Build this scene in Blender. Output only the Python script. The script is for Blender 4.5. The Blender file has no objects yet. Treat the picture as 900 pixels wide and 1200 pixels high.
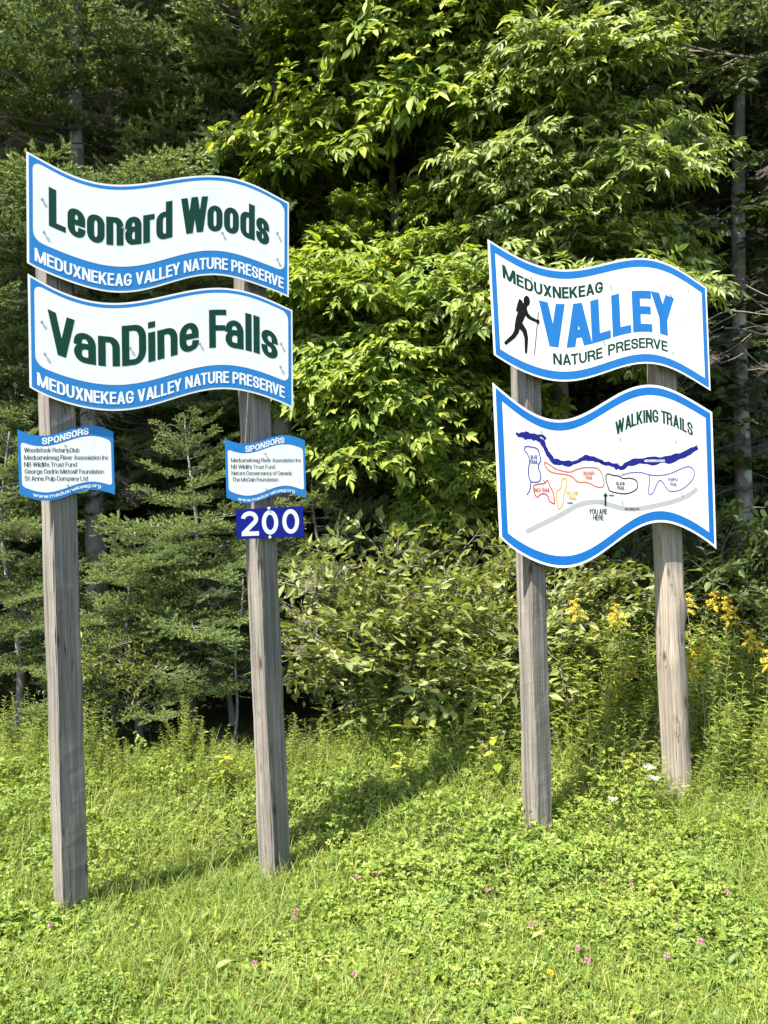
import bpy, math, random
import numpy as np
from mathutils import Matrix, Vector

C = bpy.context.scene.collection
SC = bpy.context.scene
R = math.radians

# ------------------------------------------------------------------ camera, sky, sun, exposure
CAMZ, FPX = 2.3, 950.0
pitch, roll = R(-2.29), R(1.0)
fw = Vector((0, math.cos(pitch), math.sin(pitch)))
rt = Vector((1, 0, 0)); up = rt.cross(fw)
r2 = rt * math.cos(roll) - up * math.sin(roll)
u2 = up * math.cos(roll) + rt * math.sin(roll)
cam_d = bpy.data.cameras.new('camera')
cam_d.sensor_fit = 'AUTO'; cam_d.sensor_width = 36.0
cam_d.lens = 36.0 * FPX / 1200.0
cam_d.clip_start = 0.05; cam_d.clip_end = 600.0
cam = bpy.data.objects.new('camera', cam_d); C.objects.link(cam)
cam.matrix_world = Matrix(((r2.x, u2.x, -fw.x, 0), (r2.y, u2.y, -fw.y, 0), (r2.z, u2.z, -fw.z, CAMZ), (0, 0, 0, 1)))
SC.camera = cam

SUN_AZ, SUN_EL = 44.0, 58.5          # the light travels SUN_AZ degrees to the right of straight ahead
world = bpy.data.worlds.new('World'); SC.world = world; world.use_nodes = True
wn = world.node_tree.nodes; wl = world.node_tree.links
sky = wn.new('ShaderNodeTexSky'); sky.sky_type = 'NISHITA'; sky.sun_disc = False
sky.sun_elevation = R(SUN_EL); sky.sun_rotation = R(180 + SUN_AZ)
bg = wn['Background']; bg.inputs['Strength'].default_value = 0.115
wl.new(sky.outputs[0], bg.inputs[0])
sl = bpy.data.lights.new('sun', 'SUN'); sl.energy = 5.0; sl.angle = R(0.53); sl.color = (1.0, 0.94, 0.83)
sun = bpy.data.objects.new('sun', sl); C.objects.link(sun)
Ld = Vector((math.sin(R(SUN_AZ)) * math.cos(R(SUN_EL)), math.cos(R(SUN_AZ)) * math.cos(R(SUN_EL)), -math.sin(R(SUN_EL))))
sun.rotation_euler = Ld.to_track_quat('-Z', 'Y').to_euler(); sun.location = (-6, -10, 14)
SC.view_settings.view_transform = 'Standard'; SC.view_settings.look = 'None'
SC.view_settings.gamma = 1.0; SC.view_settings.exposure = 1.68
SC.view_settings.use_curve_mapping = False
SC.render.engine = 'CYCLES'
cy = SC.cycles
cy.max_bounces = 6; cy.diffuse_bounces = 3; cy.glossy_bounces = 2; cy.transmission_bounces = 4; cy.transparent_max_bounces = 4
cy.caustics_reflective = False; cy.caustics_refractive = False

# ------------------------------------------------------------------ helpers
def tag(o, label=None, cat=None, group=None, kind=None):
    if label: o['label'] = label
    if cat: o['category'] = cat
    if group: o['group'] = group
    if kind: o['kind'] = kind
    return o

def empty(name, loc, label, cat, group=None, rz=0.0):
    o = bpy.data.objects.new(name, None); C.objects.link(o)
    o.location = loc; o.rotation_euler = (0, 0, rz); o.empty_display_size = 0.2
    return tag(o, label, cat, group)

class MB:
    """collects vertices and faces and builds one mesh"""
    def __init__(s): s.V = []; s.F = []; s.n = 0
    def add(s, V, F, mat=0):
        V = np.asarray(V, float).reshape(-1, 3)
        for f in F:
            f = np.asarray(f, int)
            if f.size: s.F.append((f + s.n, mat))
        s.V.append(V); s.n += len(V)
    def mesh(s, name, mats, smooth=False):
        V = np.concatenate(s.V); me = bpy.data.meshes.new(name)
        me.vertices.add(len(V)); me.vertices.foreach_set('co', V.astype(np.float32).ravel())
        tot = np.concatenate([np.full(len(f), f.shape[1]) for f, m in s.F])
        lv = np.concatenate([f.ravel() for f, m in s.F])
        mi = np.concatenate([np.full(len(f), m) for f, m in s.F])
        me.loops.add(len(lv)); me.loops.foreach_set('vertex_index', lv.astype(np.int32))
        me.polygons.add(len(tot))
        st = np.concatenate([[0], np.cumsum(tot)[:-1]])
        me.polygons.foreach_set('loop_start', st.astype(np.int32))
        me.polygons.foreach_set('loop_total', tot.astype(np.int32))
        me.polygons.foreach_set('material_index', mi.astype(np.int32))
        me.polygons.foreach_set('use_smooth', np.full(len(tot), smooth))
        for m in mats: me.materials.append(m)
        me.update(calc_edges=True); me.validate()
        return me
    def build(s, name, mats, parent=None, smooth=False):
        if not isinstance(mats, (list, tuple)): mats = [mats]
        o = bpy.data.objects.new(name, s.mesh(name, mats, smooth)); C.objects.link(o)
        if parent: o.parent = parent
        return o

def link(name, me, parent=None, mat=None):
    o = bpy.data.objects.new(name, me); C.objects.link(o)
    if parent: o.parent = parent
    if mat is not None: o.matrix_local = mat
    return o

def unit(a):
    a = np.asarray(a, float)
    return a / np.maximum(np.linalg.norm(a, axis=-1, keepdims=True), 1e-9)

def tube(mb, pts, rad, sides=5, mat=0, cap=True):
    pts = np.asarray(pts, float); n = len(pts); rad = np.broadcast_to(np.asarray(rad, float), (n,))
    tan = unit(np.gradient(pts, axis=0)) if n > 2 else unit(np.repeat((pts[1] - pts[0])[None], n, 0))
    ref = np.array([0, 0, 1.0]) if abs(tan[0][2]) < 0.9 else np.array([1.0, 0, 0])
    s = unit(np.cross(tan, ref)); t = np.cross(s, tan)
    a = np.linspace(0, 2 * np.pi, sides, endpoint=False)
    ring = pts[:, None] + rad[:, None, None] * (np.cos(a)[None, :, None] * s[:, None] + np.sin(a)[None, :, None] * t[:, None])
    i = np.arange(n - 1)[:, None] * sides; j = np.arange(sides)[None]; k = (j + 1) % sides
    q = np.stack([i + j, i + k, i + sides + k, i + sides + j], -1).reshape(-1, 4)
    F = [q]
    if cap: F.append(np.arange(sides)[None, ::-1]); F.append((n - 1) * sides + np.arange(sides)[None])
    mb.add(ring.reshape(-1, 3), F, mat)

# leaf templates: rows (along, across, lift); faces
LA = (np.array([[0, 0, 0], [.42, .5, .03], [1, 0, -.14], [.42, -.5, .03], [.46, 0, -.06]]), [np.array([[0, 1, 2, 4], [0, 4, 2, 3]])])
LB = (np.array([[0, 0, 0], [.22, .40, .05], [.58, .42, .0], [1, 0, -.2], [.58, -.42, .0], [.22, -.40, .05], [.26, 0, -.05], [.62, 0, -.1]]),
      [np.array([[6, 1, 2, 7], [5, 6, 7, 4]]), np.array([[0, 1, 6], [0, 6, 5], [7, 2, 3], [7, 3, 4]])])
LR = (np.array([[0, 0, 0], [.3, .46, .04], [.75, .42, .02], [1, 0, -.06], [.75, -.42, .02], [.3, -.46, .04], [.5, 0, -.05]]),
      [np.array([[0, 1, 6], [1, 2, 6], [2, 3, 6], [3, 4, 6], [4, 5, 6], [5, 0, 6]])])
LN = (np.array([[0, -.5, 0], [0, .5, 0], [1, 0, 0]]), [np.array([[0, 1, 2]])])
LG = (np.array([[0, -.5, 0], [0, .5, 0], [.5, .42, -.03], [.5, -.42, -.03], [.85, .25, -.16], [.85, -.25, -.16], [1, 0, -.28]]),
      [np.array([[0, 1, 2, 3], [3, 2, 4, 5]]), np.array([[5, 4, 6]])])

def leaves(mb, P, D, N, Ln, Wd, tpl, mat=0):
    P = np.asarray(P, float); n = len(P)
    if n == 0: return
    D = unit(D); S = unit(np.cross(D, N)); N = np.cross(S, D)
    Ln = np.broadcast_to(np.asarray(Ln, float), (n,)); Wd = np.broadcast_to(np.asarray(Wd, float), (n,))
    T, FS = tpl; k = len(T)
    V = (P[:, None] + (Ln[:, None] * T[None, :, 0])[..., None] * D[:, None]
         + (Wd[:, None] * T[None, :, 1])[..., None] * S[:, None] + (Ln[:, None] * T[None, :, 2])[..., None] * N[:, None])
    o = np.arange(n) * k
    mb.add(V.reshape(-1, 3), [(o[:, None, None] + f[None]).reshape(-1, f.shape[1]) for f in FS], mat)

# ------------------------------------------------------------------ materials
def newmat(name):
    m = bpy.data.materials.new(name); m.use_nodes = True
    nt = m.node_tree; nt.nodes.clear()
    out = nt.nodes.new('ShaderNodeOutputMaterial')
    return m, nt, out
def ramp(nt, cols):
    r = nt.nodes.new('ShaderNodeValToRGB'); e = r.color_ramp.elements
    while len(e) < len(cols): e.new(0.5)
    for i, (p, c) in enumerate(cols): e[i].position = p; e[i].color = (*c, 1)
    return r
def noise(nt, vec, scale, detail=3, rough=.55):
    n = nt.nodes.new('ShaderNodeTexNoise'); n.inputs['Scale'].default_value = scale
    n.inputs['Detail'].default_value = detail; n.inputs['Roughness'].default_value = rough
    if vec is not None: nt.links.new(vec, n.inputs['Vector'])
    return n
def mapping(nt, vec, sc):
    m = nt.nodes.new('ShaderNodeMapping'); m.inputs['Scale'].default_value = sc
    nt.links.new(vec, m.inputs['Vector']); return m.outputs[0]
def mixc(nt, fac, a, b, mode='MIX'):
    m = nt.nodes.new('ShaderNodeMix'); m.data_type = 'RGBA'; m.blend_type = mode
    for sock, v in ((m.inputs[0], fac), (m.inputs[6], a), (m.inputs[7], b)):
        if isinstance(v, (int, float)): sock.default_value = v
        elif isinstance(v, tuple): sock.default_value = (*v, 1)
        else: nt.links.new(v, sock)
    return m.outputs[2]

def leaf_mat(name, cols, trans=.35, tcol=(1.5, 1.45, .6), gloss=.35, patch=None):
    m, nt, out = newmat(name); L = nt.links
    geo = nt.nodes.new('ShaderNodeNewGeometry')
    r = ramp(nt, cols); L.new(geo.outputs['Random Per Island'], r.inputs[0])
    col = r.outputs[0]
    if patch:
        tc = nt.nodes.new('ShaderNodeTexCoord')
        nz = noise(nt, tc.outputs['Object'], patch[0], 3)
        rr = ramp(nt, [(.38, (0, 0, 0)), (.62, (1, 1, 1))]); L.new(nz.outputs[0], rr.inputs[0])
        col = mixc(nt, rr.outputs[0], col, mixc(nt, 1.0, col, patch[1], 'MULTIPLY'))
    d = nt.nodes.new('ShaderNodeBsdfPrincipled'); L.new(col, d.inputs['Base Color'])
    d.inputs['Roughness'].default_value = .5; d.inputs['Specular IOR Level'].default_value = gloss
    t = nt.nodes.new('ShaderNodeBsdfTranslucent')
    tcn = mixc(nt, 1.0, col, tcol, 'MULTIPLY'); L.new(tcn, t.inputs[0])
    mx = nt.nodes.new('ShaderNodeMixShader'); mx.inputs[0].default_value = trans
    L.new(d.outputs[0], mx.inputs[1]); L.new(t.outputs[0], mx.inputs[2]); L.new(mx.outputs[0], out.inputs[0])
    return m

def plain(name, col, rough=.45, spec=.5, metal=0.0, dirt=0.0, bump=0.0):
    m, nt, out = newmat(name); L = nt.links
    d = nt.nodes.new('ShaderNodeBsdfPrincipled'); L.new(d.outputs[0], out.inputs[0])
    tc = nt.nodes.new('ShaderNodeTexCoord')
    n1 = noise(nt, tc.outputs['Object'], 9, 6, .65)
    r1 = ramp(nt, [(.3, tuple(c * (1 - dirt) for c in col)), (.65, col)]); L.new(n1.outputs[0], r1.inputs[0])
    L.new(r1.outputs[0], d.inputs['Base Color'])
    d.inputs['Roughness'].default_value = rough; d.inputs['Specular IOR Level'].default_value = spec; d.inputs['Metallic'].default_value = metal
    return m

def sheet(name, col, rough=.4, wear=.5):
    """painted aluminium sheet: faint grime film and a few scuff specks"""
    m, nt, out = newmat(name); L = nt.links
    d = nt.nodes.new('ShaderNodeBsdfPrincipled'); L.new(d.outputs[0], out.inputs[0])
    tc = nt.nodes.new('ShaderNodeTexCoord')
    n1 = noise(nt, mapping(nt, tc.outputs['Object'], (3, 1.2, 1)), 4, 5, .6)
    c1 = ramp(nt, [(.35, tuple(c * .93 for c in col)), (.62, col)]); L.new(n1.outputs[0], c1.inputs[0])
    n2 = noise(nt, tc.outputs['Object'], 55, 2, .5)
    c2 = ramp(nt, [(.735, (1, 1, 1)), (.77, (.45, .43, .40))]); L.new(n2.outputs[0], c2.inputs[0])
    n3 = noise(nt, tc.outputs['Object'], 3.1, 2)
    c3 = ramp(nt, [(.50, (0, 0, 0)), (.62, (wear, wear, wear))]); L.new(n3.outputs[0], c3.inputs[0])
    L.new(mixc(nt, c3.outputs[0], c1.outputs[0], mixc(nt, 1.0, c1.outputs[0], c2.outputs[0], 'MULTIPLY')), d.inputs['Base Color'])
    d.inputs['Roughness'].default_value = rough; d.inputs['Specular IOR Level'].default_value = .22
    b = nt.nodes.new('ShaderNodeBump'); b.inputs['Strength'].default_value = .06; b.inputs['Distance'].default_value = .02
    n4 = noise(nt, tc.outputs['Object'], 2.5, 2); L.new(n4.outputs[0], b.inputs['Height']); L.new(b.outputs[0], d.inputs['Normal'])
    return m

def wood_mat(name, light, dark, saw=1.0):
    m, nt, out = newmat(name); L = nt.links
    d = nt.nodes.new('ShaderNodeBsdfPrincipled'); L.new(d.outputs[0], out.inputs[0])
    tc = nt.nodes.new('ShaderNodeTexCoord'); oi = nt.nodes.new('ShaderNodeObjectInfo')
    ad = nt.nodes.new('ShaderNodeVectorMath'); ad.operation = 'MULTIPLY_ADD'
    L.new(oi.outputs['Random'], ad.inputs[0]); ad.inputs[1].default_value = (13, 7, 31); L.new(tc.outputs['Object'], ad.inputs[2])
    V = ad.outputs[0]
    g1 = noise(nt, mapping(nt, V, (38, 38, .9)), 1.0, 6, .65)
    g2 = noise(nt, mapping(nt, V, (110, 110, 2.2)), 1.0, 4, .6)
    g3 = noise(nt, V, 2.2, 4, .6)
    mid = tuple((a + b) / 2 for a, b in zip(light, dark))
    r1 = ramp(nt, [(.28, dark), (.5, mid), (.72, light)]); L.new(g1.outputs[0], r1.inputs[0])
    r2_ = ramp(nt, [(.30, (.62, .60, .58)), (.55, (1, 1, 1))]); L.new(g2.outputs[0], r2_.inputs[0])
    r3 = ramp(nt, [(.3, (.78, .78, .80)), (.7, (1.08, 1.04, .98))]); L.new(g3.outputs[0], r3.inputs[0])
    c = mixc(nt, .75, r1.outputs[0], r2_.outputs[0], 'MULTIPLY'); c = mixc(nt, .9, c, r3.outputs[0], 'MULTIPLY')
    # long drying cracks
    ck = noise(nt, mapping(nt, V, (26, 26, .55)), 1.0, 2, .4)
    rc = ramp(nt, [(.490, (1, 1, 1)), (.5, (.12, .1, .09)), (.510, (1, 1, 1))]); L.new(ck.outputs[0], rc.inputs[0])
    c = mixc(nt, .8, c, rc.outputs[0], 'MULTIPLY')
    # knots: stretched cells, few of them
    vo = nt.nodes.new('ShaderNodeTexVoronoi'); vo.inputs['Scale'].default_value = 1.0; L.new(mapping(nt, V, (9, 9, 3.4)), vo.inputs['Vector'])
    rk = ramp(nt, [(.06, (.25, .2, .17)), (.13, (.62, .56, .5)), (.19, (1, 1, 1))]); L.new(vo.outputs['Distance'], rk.inputs[0])
    c = mixc(nt, .9, c, rk.outputs[0], 'MULTIPLY')
    L.new(c, d.inputs['Base Color']); d.inputs['Roughness'].default_value = .85; d.inputs['Specular IOR Level'].default_value = .2
    # relief: grain, cracks and the ripple left by the saw
    wv = noise(nt, mapping(nt, V, (5, 5, 95)), 1.0, 3, .6)
    mm = nt.nodes.new('ShaderNodeMath'); mm.operation = 'MULTIPLY_ADD'; L.new(wv.outputs[0], mm.inputs[0]); mm.inputs[1].default_value = .38 * saw; L.new(g2.outputs[0], mm.inputs[2])
    m2 = nt.nodes.new('ShaderNodeMath'); m2.operation = 'MULTIPLY_ADD'; L.new(rc.outputs[0], m2.inputs[0]); m2.inputs[1].default_value = .5; L.new(mm.outputs[0], m2.inputs[2])
    b = nt.nodes.new('ShaderNodeBump'); b.inputs['Strength'].default_value = .55; b.inputs['Distance'].default_value = .006
    L.new(m2.outputs[0], b.inputs['Height']); L.new(b.outputs[0], d.inputs['Normal'])
    return m

def bark_mat(name, a, b_, c_):
    m, nt, out = newmat(name); L = nt.links
    d = nt.nodes.new('ShaderNodeBsdfPrincipled'); L.new(d.outputs[0], out.inputs[0])
    tc = nt.nodes.new('ShaderNodeTexCoord')
    n1 = noise(nt, mapping(nt, tc.outputs['Object'], (14, 14, 5)), 1, 6, .7)
    n2 = noise(nt, tc.outputs['Object'], 5, 4, .6)
    r1 = ramp(nt, [(.35, a), (.65, b_)]); L.new(n1.outputs[0], r1.inputs[0])
    r2_ = ramp(nt, [(.52, (0, 0, 0)), (.6, (1, 1, 1))]); L.new(n2.outputs[0], r2_.inputs[0])
    L.new(mixc(nt, r2_.outputs[0], r1.outputs[0], c_), d.inputs['Base Color']); d.inputs['Roughness'].default_value = .9
    d.inputs['Specular IOR Level'].default_value = .15
    bm = nt.nodes.new('ShaderNodeBump'); bm.inputs['Strength'].default_value = .8; bm.inputs['Distance'].default_value = .02
    L.new(n1.outputs[0], bm.inputs['Height']); L.new(bm.outputs[0], d.inputs['Normal'])
    return m

M = {}
M['white'] = sheet('white_sheet', (.74, .72, .70))
M['blue'] = sheet('sky_blue_film', (.020, .185, .48), .38)
M['valley_blue'] = sheet('valley_blue_film', (.014, .150, .43), .38)
M['deep_blue'] = sheet('deep_blue_film', (.008, .135, .43), .38)
M['sponsor_blue'] = sheet('sponsor_blue_film', (.020, .185, .48), .38)
M['navy'] = sheet('number_blue_film', (.004, .011, .22), .35)
M['green'] = plain('green_lettering', (.004, .046, .026), .5, .15, dirt=.1)
M['black'] = plain('black_figure', (.008, .007, .006), .6, .12, dirt=.2)
M['grey_ink'] = plain('grey_lettering', (.035, .038, .036), .5, .2, dirt=.1)
M['white_ink'] = plain('white_lettering', (.74, .745, .75), .45, .3, dirt=.04)
M['river_ink'] = plain('river_blue_ink', (.006, .008, .17), .45, .3, dirt=.1)
M['blue_ink'] = plain('blue_trail_ink', (.04, .06, .26), .45, .3)
M['red_ink'] = plain('red_trail_ink', (.46, .045, .04), .45, .3)
M['orange_ink'] = plain('orange_trail_ink', (.52, .10, .035), .45, .3)
M['yellow_ink'] = plain('yellow_trail_ink', (.55, .33, .04), .45, .3)
M['purple_ink'] = plain('purple_trail_ink', (.14, .10, .32), .45, .3)
M['road_ink'] = plain('road_grey_ink', (.36, .36, .35), .45, .3)
M['scuff'] = plain('grey_scuff', (.22, .22, .22), .7, .2, dirt=.6)
M['steel'] = plain('zinc_screw', (.5, .48, .45), .4, .5, .8, dirt=.4)
M['back'] = plain('sheet_back', (.42, .43, .44), .5, .4, .3, dirt=.2)
M['wood'] = wood_mat('weathered_timber', (.32, .29, .255), (.09, .083, .075))
M['wood2'] = wood_mat('weathered_round_timber', (.40, .35, .29), (.15, .13, .11), .25)
M['batten'] = wood_mat('batten_timber', (.30, .27, .23), (.16, .14, .12))
M['bark_grey'] = bark_mat('grey_spruce_bark', (.10, .09, .08), (.25, .23, .20), (.34, .34, .29))
M['bark_pale'] = bark_mat('pale_lichened_bark', (.17, .16, .14), (.38, .36, .32), (.48, .47, .42))
M['bark_brown'] = bark_mat('brown_maple_bark', (.07, .06, .045), (.16, .14, .11), (.22, .21, .17))
M['twig'] = plain('bare_twig_wood', (.20, .175, .15), .9, .1, dirt=.45)
M['green_twig'] = plain('green_twig', (.17, .18, .06), .8, .2, dirt=.3)
M['straw'] = leaf_mat('dry_straw', [(0, (.30, .24, .11)), (1, (.46, .38, .20))], .25, (1.1, 1.0, .8))
M['maple'] = leaf_mat('yellow_green_maple_leaf', [(0, (.15, .215, .036)), (.55, (.26, .33, .055)), (.9, (.37, .42, .075)), (1, (.46, .44, .09))], .42, patch=(.9, (.75, .85, .9)))
M['ash'] = leaf_mat('ash_leaf', [(0, (.15, .20, .042)), (.6, (.265, .32, .072)), (1, (.41, .43, .14))], .38, gloss=.5, patch=(.8, (.8, .88, .95)))
M['shrub'] = leaf_mat('willow_shrub_leaf', [(0, (.14, .18, .042)), (.6, (.235, .28, .065)), (1, (.37, .375, .12))], .36, gloss=.5, patch=(1.3, (.8, .85, .9)))
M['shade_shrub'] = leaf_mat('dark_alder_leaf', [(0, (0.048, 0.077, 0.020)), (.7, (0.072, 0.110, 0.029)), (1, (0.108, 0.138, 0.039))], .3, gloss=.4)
M['fir'] = leaf_mat('fir_needle', [(0, (.092, .145, .062)), (.5, (.165, .235, .098)), (1, (.30, .355, .15))], .25, (1.3, 1.3, .7), .3, patch=(1.6, (1.25, 1.15, .8)))
M['weed'] = leaf_mat('weed_leaf', [(0, (.14, .195, .036)), (.55, (.235, .295, .05)), (.88, (.36, .39, .07)), (1, (.50, .45, .08))], .38, patch=(.9, (.8, .9, .9)))
M['lime'] = leaf_mat('yellowing_leaf', [(0, (.22, .28, .035)), (.7, (.33, .36, .05)), (1, (.42, .38, .06))], .4)
M['clover'] = leaf_mat('clover_leaf', [(0, (.11, .18, .032)), (.5, (.21, .285, .046)), (.9, (.31, .365, .064)), (1, (.44, .43, .11))], .36, patch=(1.1, (.78, .88, .85)))
M['grass'] = leaf_mat('grass_blade', [(0, (.125, .185, .036)), (.7, (.235, .30, .054)), (.93, (.36, .355, .09)), (1, (.48, .42, .18))], .36, patch=(.8, (.85, .92, .85)))
M['gold'] = leaf_mat('goldenrod_bloom', [(0, (.60, .44, .035)), (1, (.80, .66, .09))], .3, (1.2, 1.0, .5))
M['pink'] = leaf_mat('clover_bloom', [(0, (.45, .14, .26)), (1, (.66, .34, .46))], .3, (1, 1, 1))
M['cream'] = leaf_mat('white_bloom', [(0, (.48, .47, .38)), (1, (.66, .65, .56))], .3, (1, 1, 1))
M['dandelion'] = leaf_mat('dandelion_bloom', [(0, (.75, .5, .01)), (1, (.85, .62, .02))], .3, (1, 1, 1))

def ground_mat():
    m, nt, out = newmat('soil_and_litter'); L = nt.links
    d = nt.nodes.new('ShaderNodeBsdfPrincipled'); L.new(d.outputs[0], out.inputs[0])
    tc = nt.nodes.new('ShaderNodeTexCoord')
    n1 = noise(nt, tc.outputs['Object'], 6, 8, .7); n2 = noise(nt, tc.outputs['Object'], .35, 3)
    a = ramp(nt, [(.3, (.022, .026, .010)), (.7, (.055, .07, .022))]); L.new(n1.outputs[0], a.inputs[0])
    b = ramp(nt, [(.3, (.03, .025, .016)), (.7, (.06, .06, .025))]); L.new(n1.outputs[0], b.inputs[0])
    L.new(mixc(nt, n2.outputs[0], a.outputs[0], b.outputs[0]), d.inputs['Base Color']); d.inputs['Roughness'].default_value = .95
    d.inputs['Specular IOR Level'].default_value = .1
    return m
M['soil'] = ground_mat()
# ------------------------------------------------------------------ ground: one sheet, flat verge, wooded bank rising behind
def gz(x, y):
    x = np.asarray(x, float); y = np.asarray(y, float)
    z = -.10 - .17 * np.exp(-((x + .7) ** 2 + (y - 5.2) ** 2) / 1.1) - .09 * np.exp(-((x - 1.05) ** 2 + (y - 5.5) ** 2) / .9) + .03 * np.sin(x * 1.7 + .6) * np.sin(y * 1.3)
    b = np.clip((y - 15) / 40, 0, 1)
    return z + 16 * b * b * (3 - 2 * b) + .02 * np.sin(x * 5.1) * np.cos(y * 4.3)
def ground():
    gx = np.concatenate([np.linspace(-300, -12, 12), np.linspace(-10, 10, 101), np.linspace(12, 300, 12)])
    gy = np.concatenate([np.linspace(-150, -8, 8), np.linspace(-6, 16, 111), np.linspace(17, 60, 44), np.linspace(70, 500, 12)])
    X, Y = np.meshgrid(gx, gy); mb = MB()
    nx, ny = len(gx), len(gy)
    i = (np.arange(ny - 1)[:, None] * nx + np.arange(nx - 1)[None]).ravel()
    mb.add(np.stack([X, Y, gz(X, Y)], -1).reshape(-1, 3), [np.stack([i, i + 1, i + nx + 1, i + nx], -1)])
    tag(mb.build('ground', M['soil'], smooth=True), kind='structure')
ground()

# ------------------------------------------------------------------ signs
BOARDS = {'leonard': {'O': [-1.8544, 4.3146, 3.4723],
             'W': 1.5004,
             'bot': [-33.4314, 116.8381, -153.522, 92.2775, -25.5527, 4.1838, -0.7847, -0.0003],
             'top': [6.2792, -23.0841, 38.0378, -35.2102, 16.3659, -1.8793, -0.4973, 0.5806],
             'u': [0.85687, 0.51486, -0.02636],
             'v': [0.02259, 0.01358, 0.99965]},
 'map': {'O': [0.7565, 5.3114, 1.9122],
         'W': 1.773,
         'bot': [-44.0862, 157.5126, -212.3742, 132.3873, -40.3615, 8.7164, -2.025, 0.001],
         'top': [-19.6812, 63.1002, -66.5301, 19.4693, 4.7206, 0.1186, -1.4335, 1.0062],
         'u': [0.93905, 0.34179, 0.03691],
         'v': [-0.03468, -0.01262, 0.99932]},
 'n200': {'O': [-0.8953, 4.9189, 1.9522],
          'W': 0.4483,
          'bot': [-0.0151, 0.0002],
          'top': [-0.0018, 0.181],
          'u': [0.85696, 0.51492, 0.02173],
          'v': [-0.01863, -0.01119, 0.99976]},
 'sp1': {'O': [-1.9292, 4.2976, 2.2579],
         'W': 0.4916,
         'bot': [1.8322, -4.5456, 3.2937, -0.3914, -0.2017, -0.0003],
         'top': [0.8198, -2.1015, 1.2411, 0.2761, -0.2414, 0.341],
         'u': [0.85717, 0.51504, -0.00115],
         'v': [0.00099, 0.00059, 1.0]},
 'sp2': {'O': [-0.9463, 4.8882, 2.2075],
         'W': 0.5285,
         'bot': [2.1608, -5.252, 3.7581, -0.4979, -0.1865, 0.0002],
         'top': [1.3264, -3.18, 2.0062, 0.0573, -0.2177, 0.3545],
         'u': [0.85715, 0.51503, 0.00679],
         'v': [-0.00582, -0.00349, 0.99998]},
 'valley': {'O': [0.7329, 5.3028, 3.0974],
            'W': 1.7426,
            'bot': [-13.1925, 49.0767, -65.7011, 37.2267, -9.2365, 2.7359, -1.1881, 0.0002],
            'top': [-0.8706, 5.1386, -4.5338, -4.9432, 6.0624, -0.2103, -0.9222, 0.7392],
            'u': [0.93861, 0.34163, 0.0479],
            'v': [-0.04501, -0.01638, 0.99885]},
 'vandine': {'O': [-1.8617, 4.3102, 2.8202],
             'W': 1.5221,
             'bot': [-21.531, 76.8041, -103.4684, 64.6247, -19.9791, 4.475, -0.9645, 0.0003],
             'top': [-1.5495, 5.5711, -4.0301, -3.4412, 3.2101, 1.0411, -0.8268, 0.5961],
             'u': [0.85704, 0.51496, -0.01715],
             'v': [0.0147, 0.00883, 0.99985]}}
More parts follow.
